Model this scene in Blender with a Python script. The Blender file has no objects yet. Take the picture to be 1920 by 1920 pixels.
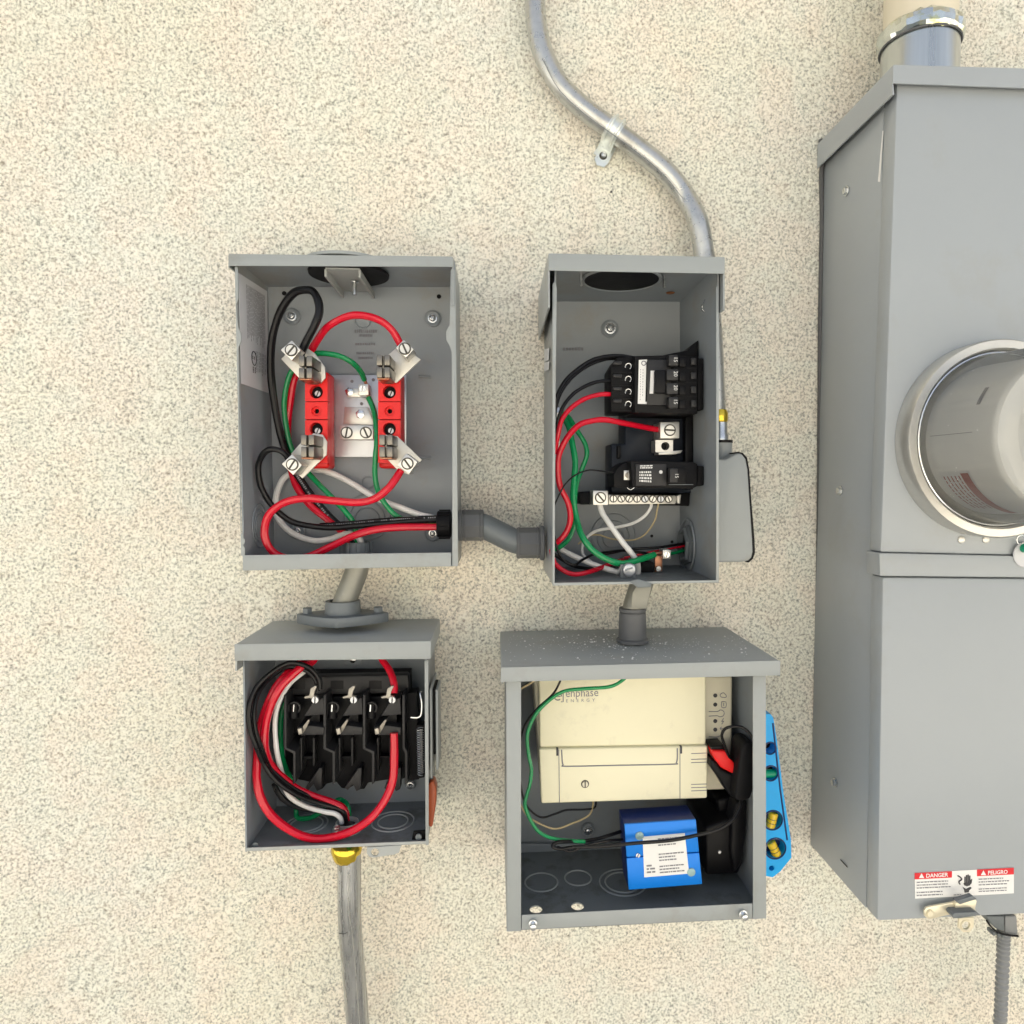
import bpy, bmesh, math, random
import numpy as np
from mathutils import Vector, Matrix
from mathutils.geometry import tessellate_polygon
rad = math.radians
scene = bpy.context.scene
random.seed(7)

# ------------------------------------------------------------------ camera
FPX, PPX, PPY = 1300.0, 1034.0, 964.0          # focal length and principal point in photo pixels
VX, VY = 928.0, 905.0                          # vanishing point of the wall's normal
D = 0.8                                        # camera to wall, metres
camd = bpy.data.cameras.new("camera")
cam = bpy.data.objects.new("camera", camd)
scene.collection.objects.link(cam)
pitch = math.atan((PPY - VY) / FPX)
yaw = math.atan((PPX - VX) * math.cos(pitch) / FPX)
cam.location = (0, -D, 0)
cam.rotation_euler = (rad(90) - pitch, 0, -yaw)
camd.sensor_fit = 'HORIZONTAL'
camd.sensor_width = 36
camd.lens = FPX / 1920 * 36
camd.shift_x = (960 - PPX) / 1920
camd.shift_y = (PPY - 960) / 1920
camd.clip_start = 0.01
camd.clip_end = 2000
scene.camera = cam

# ------------------------------------------------------------------ world, sun, exposure
SUN_EL, SUN_AZ = rad(58), rad(20)              # sun behind the house: the wall is in open shade
w = bpy.data.worlds.new("World")
scene.world = w
w.use_nodes = True
nt = w.node_tree
bg = nt.nodes['Background']
sky = nt.nodes.new('ShaderNodeTexSky')
sky.sky_type = 'NISHITA'
sky.sun_disc = False
sky.sun_elevation = SUN_EL
sky.sun_rotation = SUN_AZ
sky.air_density = 1.0
sky.dust_density = 6.0
sky.ozone_density = 0.8
hs_ = nt.nodes.new('ShaderNodeHueSaturation')          # hazy, pale daylight sky
hs_.inputs['Saturation'].default_value = 0.42
nt.links.new(sky.outputs[0], hs_.inputs['Color'])
nt.links.new(hs_.outputs[0], bg.inputs[0])
bg.inputs[1].default_value = 0.12
sl = bpy.data.lights.new("sun", 'SUN')
sl.energy = 4.5
sl.angle = rad(0.5)
sl.color = (1.0, 0.95, 0.87)
so = bpy.data.objects.new("sun", sl)
scene.collection.objects.link(so)
# direction towards the sun
sdir = Vector((math.sin(SUN_AZ) * math.cos(SUN_EL), math.cos(SUN_AZ) * math.cos(SUN_EL), math.sin(SUN_EL)))
so.rotation_euler = sdir.to_track_quat('Z', 'Y').to_euler()
so.location = (0, 0, 5)
vs = scene.view_settings
vs.view_transform = 'Standard'
vs.look = 'None'
vs.gamma = 1
vs.use_curve_mapping = False
vs.exposure = 1.36

# ------------------------------------------------------------------ pixel -> place helpers
RC = cam.rotation_euler.to_matrix()
CL = Vector((0, -D, 0))

def ray(px, py):
    return RC @ Vector(((px - PPX) / FPX, -(py - PPY) / FPX, -1))
def P(px, py, d):                      # point at distance d in front of the wall
    r = ray(px, py); t = (D - d) / r.y
    return CL + r * t
def RX(px, py, xw):                    # point on the vertical plane X = xw
    r = ray(px, py); return CL + r * ((xw - CL.x) / r.x)
def RZ(px, py, zw):                    # point on the horizontal plane Z = zw
    r = ray(px, py); return CL + r * ((zw - CL.z) / r.z)
def S(px, d):                          # length of px pixels at distance d
    return px * (D - d) / FPX
def RS(px, py, a, b, d, off=0.0):      # point on the side panel whose front edge runs through pixels a and b at distance d
    p0, p1 = P(*a, d), P(*b, d)
    n = (p1 - p0).cross(Vector((0, 1, 0))).normalized()
    if n.x < 0: n = -n
    r = ray(px, py); return CL + r * ((p0 + n * off - CL).dot(n) / r.dot(n))
def Q(pts, d):
    return [P(x, y, d) for x, y in pts]

# ------------------------------------------------------------------ materials
def mat(name, col, rough=0.5, metal=0.0, var=0.08, vscale=30, bump=0.0, bscale=400, rvar=0.1, dirt=None, coat=0.0, spec=0.5, trans=0.0, ior=1.45, stretch=None, bdist=0.0004):
    m = bpy.data.materials.new(name); m.use_nodes = True
    n = m.node_tree.nodes; l = m.node_tree.links
    b = n['Principled BSDF']
    b.inputs['Metallic'].default_value = metal
    b.inputs['Specular IOR Level'].default_value = spec
    b.inputs['Coat Weight'].default_value = coat
    b.inputs['Transmission Weight'].default_value = trans
    b.inputs['IOR'].default_value = ior
    tc = n.new('ShaderNodeTexCoord')
    src = tc.outputs['Object']
    if stretch:
        mp = n.new('ShaderNodeMapping'); mp.inputs['Scale'].default_value = stretch
        l.new(src, mp.inputs['Vector']); src = mp.outputs[0]
    nz = n.new('ShaderNodeTexNoise'); nz.inputs['Scale'].default_value = vscale
    nz.inputs['Detail'].default_value = 6; nz.inputs['Roughness'].default_value = 0.65
    l.new(src, nz.inputs['Vector'])
    mx = n.new('ShaderNodeMix'); mx.data_type = 'RGBA'
    a = [max(0, c * (1 - var)) for c in col]; c2 = [min(1, c * (1 + var)) for c in col]
    mx.inputs[6].default_value = (*a, 1); mx.inputs[7].default_value = (*c2, 1)
    l.new(nz.outputs[0], mx.inputs[0])
    out = mx.outputs[2]
    for dt in ([] if not dirt else dirt if isinstance(dirt, list) else [dirt]):
        n2 = n.new('ShaderNodeTexNoise'); n2.inputs['Scale'].default_value = dt[1]; n2.inputs['Detail'].default_value = 8
        n2.inputs['Roughness'].default_value = 0.7
        l.new(tc.outputs['Object'], n2.inputs['Vector'])
        rp = n.new('ShaderNodeValToRGB'); rp.color_ramp.elements[0].position = dt[2]; rp.color_ramp.elements[1].position = dt[2] + 0.12
        l.new(n2.outputs[0], rp.inputs[0])
        m2 = n.new('ShaderNodeMix'); m2.data_type = 'RGBA'
        mm = n.new('ShaderNodeMath'); mm.operation = 'MULTIPLY'; mm.inputs[1].default_value = dt[3]
        l.new(rp.outputs[0], mm.inputs[0]); l.new(mm.outputs[0], m2.inputs[0])
        l.new(out, m2.inputs[6]); m2.inputs[7].default_value = (*dt[0], 1)
        out = m2.outputs[2]
    l.new(out, b.inputs['Base Color'])
    mr = n.new('ShaderNodeMapRange'); mr.inputs[3].default_value = max(0.02, rough - rvar); mr.inputs[4].default_value = min(1, rough + rvar)
    l.new(nz.outputs[0], mr.inputs[0]); l.new(mr.outputs[0], b.inputs['Roughness'])
    if bump:
        nb = n.new('ShaderNodeTexNoise'); nb.inputs['Scale'].default_value = bscale; nb.inputs['Detail'].default_value = 3
        l.new(src, nb.inputs['Vector'])
        bp = n.new('ShaderNodeBump'); bp.inputs['Strength'].default_value = bump; bp.inputs['Distance'].default_value = bdist
        l.new(nb.outputs[0], bp.inputs['Height']); l.new(bp.outputs[0], b.inputs['Normal'])
    return m

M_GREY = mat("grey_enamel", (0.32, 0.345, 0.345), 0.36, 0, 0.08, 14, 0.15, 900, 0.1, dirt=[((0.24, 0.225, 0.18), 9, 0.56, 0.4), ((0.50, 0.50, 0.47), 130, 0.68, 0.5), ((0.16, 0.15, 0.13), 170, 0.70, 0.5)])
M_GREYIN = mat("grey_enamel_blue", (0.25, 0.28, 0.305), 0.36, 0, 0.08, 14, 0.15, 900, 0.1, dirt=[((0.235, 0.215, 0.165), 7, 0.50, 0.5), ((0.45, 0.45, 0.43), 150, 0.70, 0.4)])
M_GREYD = mat("grey_enamel_dusty", (0.38, 0.40, 0.39), 0.55, 0, 0.12, 18, 0.3, 700, 0.1, dirt=[((0.36, 0.35, 0.31), 30, 0.54, 0.5), ((0.14, 0.13, 0.11), 24, 0.62, 0.4), ((0.6, 0.6, 0.57), 160, 0.62, 0.5)])
M_FLOOR = mat("grey_enamel_grimy_shade", (0.20, 0.22, 0.225), 0.55, 0, 0.15, 18, 0.3, 700, 0.1, dirt=[((0.10, 0.095, 0.08), 22, 0.52, 0.6), ((0.30, 0.29, 0.26), 60, 0.60, 0.4)])  # grimy enamel, base colour darkened to carry the shade on box floors
M_METER = mat("grey_enamel_meter", (0.36, 0.39, 0.41), 0.33, 0, 0.04, 5, 1.0, 8, 0.08, bdist=0.0016, dirt=[((0.30, 0.29, 0.25), 5, 0.56, 0.3), ((0.22, 0.21, 0.19), 110, 0.72, 0.5)])
M_HUB = mat("grey_cast", (0.16, 0.18, 0.19), 0.5, 0.2, 0.12, 60, 0.5, 500, 0.1)
M_PVC = mat("grey_pvc", (0.12, 0.125, 0.13), 0.45, 0, 0.08, 60, 0.1, 500, 0.1)
M_NIP = mat("nipple_olive_zinc", (0.25, 0.25, 0.22), 0.42, 0.45, 0.15, 80, 0.3, 400, 0.1, dirt=((0.6, 0.6, 0.55), 160, 0.64, 0.6))
M_GALV = mat("galvanised", (0.52, 0.53, 0.52), 0.30, 0.85, 0.22, 120, 0.5, 600, 0.14, dirt=[((0.22, 0.21, 0.18), 14, 0.54, 0.5), ((0.70, 0.72, 0.72), 300, 0.60, 0.6)])
M_GALVS = mat("galvanised_streaked", (0.42, 0.43, 0.43), 0.28, 0.85, 0.45, 200, 0.6, 600, 0.16, stretch=(1, 1, 0.03), dirt=[((0.70, 0.72, 0.70), 250, 0.60, 0.5)])
M_ZINC = mat("zinc_bright", (0.66, 0.68, 0.69), 0.24, 1.0, 0.12, 90, 0.2, 500, 0.1)
M_ZINCS = mat("zinc_sleeve", (0.55, 0.58, 0.58), 0.3, 1.0, 0.3, 60, 0.9, 110, 0.1, stretch=(1, 1, 0.02))
M_STRAP = mat("strap_zinc", (0.78, 0.82, 0.80), 0.3, 0.75, 0.15, 90, 0.3, 400, 0.1)
M_ALU = mat("aluminium", (0.66, 0.65, 0.61), 0.36, 0.8, 0.10, 120, 0.3, 700, 0.1)
M_ALUW = mat("aluminium_mill", (0.66, 0.64, 0.58), 0.42, 0.6, 0.08, 150, 0.3, 700, 0.1, dirt=((0.5, 0.42, 0.28), 60, 0.58, 0.5))
M_STEEL = mat("steel_plate", (0.55, 0.57, 0.60), 0.35, 0.7, 0.08, 60, 0.2, 500, 0.1)
M_JAW = mat("jaw_steel", (0.22, 0.205, 0.18), 0.35, 0.8, 0.12, 90, 0.3, 500, 0.1)
M_COPPER = mat("copper", (0.42, 0.20, 0.12), 0.35, 0.9, 0.15, 200, 0.3, 900)
M_GOLD = mat("gold_tape", (0.72, 0.52, 0.06), 0.16, 0.95, 0.2, 90, 0.4, 300, 0.1)
M_OLIVEGOLD = mat("crumpled_foil", (0.66, 0.70, 0.68), 0.15, 1.0, 0.2, 70, 0.0, 100, 0.1, dirt=((0.55, 0.52, 0.12), 30, 0.53, 0.9))
M_REDP = mat("red_plastic", (0.78, 0.012, 0.012), 0.42, 0, 0.10, 60, 0.25, 700, 0.1)
M_REDW = mat("red_wire_pvc", (0.62, 0.003, 0.022), 0.24, 0, 0.08, 120, 0.15, 500, 0.06, coat=0.3)
M_BLKW = mat("black_wire_pvc", (0.007, 0.007, 0.008), 0.3, 0, 0.2, 120, 0.15, 500, 0.08, coat=0.0, spec=0.35)
M_GRNW = mat("green_wire_pvc", (0.002, 0.26, 0.08), 0.26, 0, 0.10, 120, 0.15, 500, 0.06, coat=0.3)
M_WHTW = mat("white_wire_pvc", (0.80, 0.79, 0.76), 0.34, 0, 0.08, 120, 0.15, 500, 0.06)
M_TANW = mat("tan_wire_pvc", (0.50, 0.40, 0.22), 0.4, 0, 0.08, 120)
M_BLKP = mat("black_plastic", (0.005, 0.005, 0.006), 0.42, 0, 0.25, 80, 0.4, 900, 0.1, spec=0.22)
M_BLKM = mat("black_moulding", (0.008, 0.008, 0.009), 0.55, 0, 0.3, 60, 0.4, 700, 0.1, dirt=((0.06, 0.055, 0.05), 50, 0.64, 0.3), spec=0.18)
M_NAVYP = mat("dark_blue_moulding", (0.012, 0.018, 0.03), 0.45, 0, 0.2, 60, 0.3, 700, spec=0.3)
M_CREAM = mat("cream_abs", (0.82, 0.78, 0.57), 0.5, 0, 0.03, 12, 0.35, 1500, 0.06, dirt=[((0.55, 0.51, 0.40), 26, 0.58, 0.3), ((0.50, 0.47, 0.40), 60, 0.66, 0.4)])
M_CREAM2 = mat("beige_abs", (0.68, 0.64, 0.50), 0.5, 0, 0.03, 12, 0.3, 1500, 0.06)
M_PIPE = mat("cream_pipe_paint", (0.72, 0.66, 0.52), 0.5, 0, 0.05, 12, 0.2, 400)
M_BLUE = mat("blue_alu", (0.004, 0.21, 0.76), 0.38, 0.1, 0.05, 60, 0.2, 900, dirt=((0.02, 0.10, 0.36), 120, 0.66, 0.6))
M_NAVY = mat("navy_side", (0.005, 0.02, 0.12), 0.4, 0, 0.1, 60)
M_LEVEL = mat("blue_level_paint", (0.004, 0.40, 0.88), 0.35, 0, 0.08, 60, 0.2, 500, dirt=((0.55, 0.7, 0.8), 70, 0.66, 0.6))
M_YEL = mat("yellow_vial", (0.85, 0.58, 0.02), 0.15, 0, 0.06, 60, coat=0.5)
M_PAPER = mat("white_paper", (0.80, 0.80, 0.78), 0.55, 0, 0.04, 60)
M_PAPERG = mat("grey_sticker", (0.62, 0.63, 0.65), 0.5, 0, 0.06, 60)
M_INK = mat("dark_ink", (0.05, 0.05, 0.055), 0.6)
M_INKD = mat("dark_recess", (0.07, 0.065, 0.055), 0.5, 0.3)
M_INKG = mat("grey_ink", (0.22, 0.22, 0.24), 0.6)
M_INKW = mat("white_ink", (0.70, 0.70, 0.68), 0.5)
M_INKR = mat("red_ink", (0.68, 0.02, 0.03), 0.5)
M_INKBR = mat("faded_red_ink", (0.28, 0.06, 0.05), 0.5)
M_ORANGE = mat("orange_handle", (0.42, 0.09, 0.03), 0.38, 0, 0.2, 60, 0.3, 500)
M_FLEX = mat("flex_grey_pvc", (0.24, 0.25, 0.255), 0.4, 0, 0.1, 60)
M_DULL = mat("dull_clip_steel", (0.36, 0.34, 0.30), 0.4, 0.8, 0.15, 120, 0.3, 500)
M_BLK2 = mat("black_moulding_paler", (0.026, 0.026, 0.027), 0.42, 0, 0.3, 60, 0.4, 700, 0.1, dirt=((0.08, 0.075, 0.07), 60, 0.62, 0.3), spec=0.35)  # paler copy of the black moulding, so raised parts stand out
M_CAULK = mat("dark_caulk", (0.10, 0.10, 0.10), 0.6, 0, 0.3, 120, 0.6, 400)
M_DRUM = mat("meter_grey_plastic", (0.66, 0.67, 0.67), 0.5, 0, 0.05, 30)
M_DUST = mat("drywall_dust", (0.82, 0.82, 0.80), 0.8)
M_GLUE = mat("glue_blob", (0.30, 0.45, 0.45), 0.25, 0, 0.1, 200)
M_SEALG = mat("green_seal_plastic", (0.0, 0.30, 0.16), 0.3)
M_BRASSW = mat("bracket_cream_zinc", (0.78, 0.72, 0.55), 0.35, 0.5, 0.08, 100, 0.2, 500)
M_GROUND = mat("ground_concrete", (0.47, 0.455, 0.42), 0.85, 0, 0.15, 3, 0.8, 60)
M_SOFFIT = mat("soffit_paint", (0.64, 0.61, 0.54), 0.7, 0, 0.05, 4)
M_RUST = mat("rust", (0.25, 0.10, 0.04), 0.8, 0, 0.3, 300)

def glass():
    m = bpy.data.materials.new("meter_polycarbonate"); m.use_nodes = True
    n = m.node_tree.nodes; l = m.node_tree.links
    n.remove(n['Principled BSDF'])
    o = n['Material Output']
    t = n.new('ShaderNodeBsdfTransparent'); t.inputs[0].default_value = (0.94, 0.94, 0.92, 1)
    g = n.new('ShaderNodeBsdfGlossy'); g.inputs['Roughness'].default_value = 0.08
    df = n.new('ShaderNodeBsdfDiffuse'); df.inputs[0].default_value = (0.62, 0.62, 0.58, 1)
    f = n.new('ShaderNodeFresnel'); f.inputs[0].default_value = 1.5
    mx = n.new('ShaderNodeMixShader'); m2 = n.new('ShaderNodeMixShader'); m2.inputs[0].default_value = 0.12
    l.new(t.outputs[0], m2.inputs[1]); l.new(df.outputs[0], m2.inputs[2])
    l.new(f.outputs[0], mx.inputs[0]); l.new(m2.outputs[0], mx.inputs[1]); l.new(g.outputs[0], mx.inputs[2])
    l.new(mx.outputs[0], o.inputs[0])
    return m
M_GLASS = glass()

def stucco():
    m = bpy.data.materials.new("stucco"); m.use_nodes = True
    n = m.node_tree.nodes; l = m.node_tree.links
    b = n['Principled BSDF']; b.inputs['Roughness'].default_value = 0.92; b.inputs['Specular IOR Level'].default_value = 0.15
    tc = n.new('ShaderNodeTexCoord')
    def noise(s, det, ro=0.5, dist=0.0):
        q = n.new('ShaderNodeTexNoise'); q.inputs['Scale'].default_value = s; q.inputs['Detail'].default_value = det
        q.inputs['Roughness'].default_value = ro; q.inputs['Distortion'].default_value = dist
        l.new(tc.outputs['Object'], q.inputs['Vector']); return q
    big = noise(2.6, 4)
    r0 = n.new('ShaderNodeValToRGB')
    r0.color_ramp.elements[0].position = 0.35; r0.color_ramp.elements[0].color = (0.87, 0.855, 0.785, 1)
    r0.color_ramp.elements[1].position = 0.68; r0.color_ramp.elements[1].color = (0.89, 0.84, 0.72, 1)
    l.new(big.outputs[0], r0.inputs[0])
    # dark specks put pit shade into the colour; pale and pinkish sand grains
    g1 = noise(330, 3, 0.6, 0.0)
    r1 = n.new('ShaderNodeValToRGB')
    e = r1.color_ramp.elements
    e[0].position = 0.30; e[0].color = (1, 1, 1, 1); e[1].position = 0.56; e[1].color = (0, 0, 0, 1)
    l.new(g1.outputs[0], r1.inputs[0])
    m1 = n.new('ShaderNodeMix'); m1.data_type = 'RGBA'
    l.new(r1.outputs[0], m1.inputs[0]); l.new(r0.outputs[0], m1.inputs[6])
    g4 = noise(40, 2)
    rc = n.new('ShaderNodeValToRGB')
    rc.color_ramp.elements[0].position = 0.4; rc.color_ramp.elements[0].color = (0.25, 0.255, 0.225, 1)
    rc.color_ramp.elements[1].position = 0.6; rc.color_ramp.elements[1].color = (0.34, 0.30, 0.245, 1)
    l.new(g4.outputs[0], rc.inputs[0]); l.new(rc.outputs[0], m1.inputs[7])
    g2 = noise(160, 3, 0.6)
    r2 = n.new('ShaderNodeValToRGB'); r2.color_ramp.elements[0].position = 0.54; r2.color_ramp.elements[1].position = 0.66
    r2.color_ramp.elements[1].color = (0.55, 0.55, 0.55, 1)
    l.new(g2.outputs[0], r2.inputs[0])
    m2 = n.new('ShaderNodeMix'); m2.data_type = 'RGBA'
    l.new(r2.outputs[0], m2.inputs[0]); l.new(m1.outputs[2], m2.inputs[6]); m2.inputs[7].default_value = (0.93, 0.90, 0.80, 1)
    l.new(m2.outputs[2], b.inputs['Base Color'])
    # faint rusty and greenish weathering blotches
    g5 = noise(13, 5, 0.6); r5 = n.new('ShaderNodeValToRGB')
    r5.color_ramp.elements[0].position = 0.44; r5.color_ramp.elements[0].color = (0.965, 0.99, 0.97, 1)
    r5.color_ramp.elements[1].position = 0.58; r5.color_ramp.elements[1].color = (1.0, 0.975, 0.95, 1)
    l.new(g5.outputs[0], r5.inputs[0])
    m5 = n.new('ShaderNodeMix'); m5.data_type = 'RGBA'; m5.blend_type = 'MULTIPLY'; m5.inputs[0].default_value = 1
    l.new(m2.outputs[2], m5.inputs[6]); l.new(r5.outputs[0], m5.inputs[7]); l.new(m5.outputs[2], b.inputs['Base Color'])
    fb = noise(420, 4, 0.65)
    bp = n.new('ShaderNodeBump'); bp.inputs['Strength'].default_value = 0.7; bp.inputs['Distance'].default_value = 0.0008
    l.new(fb.outputs[0], bp.inputs['Height']); l.new(bp.outputs[0], b.inputs['Normal'])
    return m
M_STUCCO = stucco()

# ------------------------------------------------------------------ object helpers
COL = scene.collection
WLOC = {}
def thing(name, label, cat, loc, group=None):
    o = bpy.data.objects.new(name, None); COL.objects.link(o)
    o.empty_display_size = 0.02
    o.location = loc; o['label'] = label; o['category'] = cat
    if group: o['group'] = group
    WLOC[o.name] = Vector(loc)
    return o

class MB:
    def __init__(s): s.bm = bmesh.new()
    def _join(s, t):
        me = bpy.data.meshes.new("tmp"); t.to_mesh(me); t.free(); s.bm.from_mesh(me); bpy.data.meshes.remove(me); return s
    def solid(s, verts, faces, bev=0, seg=2):
        t = bmesh.new(); vs_ = [t.verts.new(v) for v in verts]
        for f in faces: t.faces.new([vs_[i] for i in f])
        bmesh.ops.recalc_face_normals(t, faces=t.faces)
        if bev: bmesh.ops.bevel(t, geom=list(t.edges), offset=bev, segments=seg, profile=0.5, affect='EDGES', clamp_overlap=True)
        return s._join(t)
    def extr(s, pts, off, bev=0, seg=2):
        n = len(pts); v = [Vector(p) for p in pts] + [Vector(p) + off for p in pts]
        f = [list(range(n)), list(range(2 * n - 1, n - 1, -1))] + [[i, (i + 1) % n, n + (i + 1) % n, n + i] for i in range(n)]
        return s.solid(v, f, bev, seg)
    def prism(s, pts, df, db, bev=0, seg=2):
        return s.extr(Q(pts, df), Vector((0, df - db, 0)), bev, seg)
    def rect(s, x0, y0, x1, y1, df, db, bev=0, seg=2):
        return s.prism([(x0, y0), (x1, y0), (x1, y1), (x0, y1)], df, db, bev, seg)
    def sheet(s, verts, faces, th, bev=0):
        t = bmesh.new(); vs_ = [t.verts.new(v) for v in verts]
        for f in faces: t.faces.new([vs_[i] for i in f])
        bmesh.ops.recalc_face_normals(t, faces=t.faces)
        if bev:
            ed = [e for e in t.edges if len(e.link_faces) == 2]
            bmesh.ops.bevel(t, geom=ed, offset=bev, segments=2, profile=0.5, affect='EDGES', clamp_overlap=True)
        bmesh.ops.solidify(t, geom=list(t.faces), thickness=th)
        return s._join(t)
    def holed(s, outer, holes, off):
        loops = [outer] + holes; flat = [Vector(p) for L in loops for p in L]
        tris = tessellate_polygon([[Vector(p) for p in L] for L in loops])
        t = bmesh.new(); a = [t.verts.new(p) for p in flat]; b = [t.verts.new(p + off) for p in flat]
        for q in tris:
            try: t.faces.new([a[i] for i in q]); t.faces.new([b[i] for i in reversed(q)])
            except ValueError: pass
        k = 0
        for L in loops:
            m = len(L)
            for i in range(m):
                j = (i + 1) % m; t.faces.new([a[k + i], a[k + j], b[k + j], b[k + i]])
            k += m
        bmesh.ops.recalc_face_normals(t, faces=t.faces)
        return s._join(t)
    def lathe(s, base, axis, prof, seg=20, cap=True):
        axis = Vector(axis).normalized(); base = Vector(base)
        u = axis.orthogonal().normalized(); v = axis.cross(u)
        t = bmesh.new(); rings = []
        for (h, r) in prof:
            rings.append([t.verts.new(base + axis * h + (u * math.cos(2 * math.pi * i / seg) + v * math.sin(2 * math.pi * i / seg)) * max(r, 1e-5)) for i in range(seg)])
        for a, b in zip(rings, rings[1:]):
            for i in range(seg): t.faces.new([a[i], a[(i + 1) % seg], b[(i + 1) % seg], b[i]])
        if cap: t.faces.new(rings[0][::-1]); t.faces.new(rings[-1])
        bmesh.ops.recalc_face_normals(t, faces=t.faces)
        return s._join(t)
    def cyl(s, p0, p1, r, r1=None, seg=20, bev=0):
        p0, p1 = Vector(p0), Vector(p1); h = (p1 - p0).length; r1 = r if r1 is None else r1
        pr = [(0, r), (h, r1)] if not bev else [(0, r - bev), (bev, r), (h - bev, r1), (h, r1 - bev)]
        return s.lathe(p0, p1 - p0, pr, seg)
    def tube(s, pts, r, seg=10, sub=6, closed=False, rfun=None):
        pts = [Vector(p) for p in pts]; n = len(pts); C = []
        def g(i): return pts[i % n] if closed else pts[max(0, min(n - 1, i))]
        for i in range(n if closed else n - 1):
            a, b, c, d = g(i - 1), g(i), g(i + 1), g(i + 2)
            if not closed:
                if i == 0: a = b * 2 - c
                if i == n - 2: d = c * 2 - b
            for k in range(sub):
                q = k / sub
                C.append(0.5 * ((2 * b) + (c - a) * q + (2 * a - 5 * b + 4 * c - d) * q * q + (3 * b - a - 3 * c + d) * q ** 3))
        if not closed: C.append(pts[-1])
        t = bmesh.new(); rings = []; m = len(C); up = None
        for i, p in enumerate(C):
            T = ((C[(i + 1) % m] if closed or i < m - 1 else p) - (C[i - 1] if closed or i > 0 else p)).normalized()
            up = T.orthogonal().normalized() if up is None else (up - T * up.dot(T)).normalized()
            v = T.cross(up); rr = rfun(i / max(1, m - 1)) * r if rfun else r
            rings.append([t.verts.new(p + (up * math.cos(2 * math.pi * k / seg) + v * math.sin(2 * math.pi * k / seg)) * rr) for k in range(seg)])
        prs = list(zip(rings, rings[1:])) + ([(rings[-1], rings[0])] if closed else [])
        for a, b in prs:
            for k in range(seg): t.faces.new([a[k], a[(k + 1) % seg], b[(k + 1) % seg], b[k]])
        if not closed: t.faces.new(rings[0][::-1]); t.faces.new(rings[-1])
        bmesh.ops.recalc_face_normals(t, faces=t.faces)
        return s._join(t)
    def ring(s, c, axis, R, r, seg=28, rs=8):
        axis = Vector(axis).normalized(); u = axis.orthogonal().normalized(); v = axis.cross(u)
        return s.tube([Vector(c) + (u * math.cos(2 * math.pi * i / seg) + v * math.sin(2 * math.pi * i / seg)) * R for i in range(seg)], r, rs, 1, True)
    def screw(s, c, n, r, ang=0.3, h=None):      # slotted head: two half discs with an open slot between
        c = Vector(c); n = Vector(n).normalized(); h = h or r * 0.35
        u = n.orthogonal().normalized(); v = n.cross(u)
        U = u * math.cos(ang) + v * math.sin(ang); V = n.cross(U)
        for sg in (1, -1):
            a0 = math.asin(0.20)
            pl = [c + n * .0002 + (U * math.cos(a0 + (math.pi - 2 * a0) * k / 10) + V * sg * math.sin(a0 + (math.pi - 2 * a0) * k / 10)) * r * 0.93 for k in range(11)]
            s.extr(pl, n * h)
        return s
    def text(s, txt, o, right, up, size, depth=0.0, align='LEFT', spacing=1.0, squash=1.0, bold=0.0):
        cu = bpy.data.curves.new("t", 'FONT'); cu.body = txt; cu.size = 1; cu.align_x = align; cu.extrude = 0.0; cu.space_character = spacing
        cu.offset = bold; cu.resolution_u = 3
        ob = bpy.data.objects.new("t", cu); me = bpy.data.meshes.new_from_object(ob)
        R_ = Vector(right).normalized() * size * squash; U_ = Vector(up).normalized() * size
        for v in me.vertices: v.co = Vector(o) + R_ * v.co.x + U_ * v.co.y
        s.bm.from_mesh(me); bpy.data.meshes.remove(me); bpy.data.objects.remove(ob); bpy.data.curves.remove(cu)
        return s
    def quad(s, pts):
        s.bm.faces.new([s.bm.verts.new(p) for p in pts]); return s
    def greek(s, q, rows, seed=1, hfrac=0.45, wlo=0.03, whi=0.12, gap=0.015, skip=(), ragged=0.25):
        rnd = random.Random(seed); a, b, c, d = [Vector(p) for p in q]     # tl tr br bl
        def at(u, v): return (a.lerp(b, u)).lerp(d.lerp(c, u), v)
        for i in range(rows):
            if i in skip: continue
            v0 = (i + 0.5 - hfrac / 2) / rows; v1 = (i + 0.5 + hfrac / 2) / rows
            u = 0.0; end = 1 - rnd.random() * ragged
            while u < end - wlo:
                w_ = min(end - u, rnd.uniform(wlo, whi))
                s.quad([at(u, v0), at(u + w_, v0), at(u + w_, v1), at(u, v1)]); u += w_ + gap
        return s

def finish(name, mb, material, parent=None, label=None, smooth=35):
    me = bpy.data.meshes.new(name); bm = mb.bm
    if parent is not None: base = WLOC[parent.name]
    else:
        xs = [v.co for v in bm.verts]
        lo = Vector((min(v.x for v in xs), min(v.y for v in xs), min(v.z for v in xs))); hi = Vector((max(v.x for v in xs), max(v.y for v in xs), max(v.z for v in xs)))
        base = Vector(((lo.x + hi.x) / 2, (lo.y + hi.y) / 2, lo.z))
    for v in bm.verts: v.co -= base
    for f in bm.faces: f.smooth = True
    bm.to_mesh(me); bm.free()
    me.set_sharp_from_angle(angle=rad(smooth))
    me.materials.append(material)
    o = bpy.data.objects.new(name, me); COL.objects.link(o)
    if parent is not None:
        o.parent = parent; WLOC[o.name] = base
    else:
        o.location = base; WLOC[o.name] = base
    if label: o['label'] = label
    return o
def part(name, mb, material, parent, label=None): return finish(name, mb, material, parent, label)
def single(name, mb, material, label, cat, group=None, kind=None):
    o = finish(name, mb, material); o['label'] = label; o['category'] = cat
    if group: o['group'] = group
    if kind: o['kind'] = kind
    return o
WR = random.Random(21)
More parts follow.
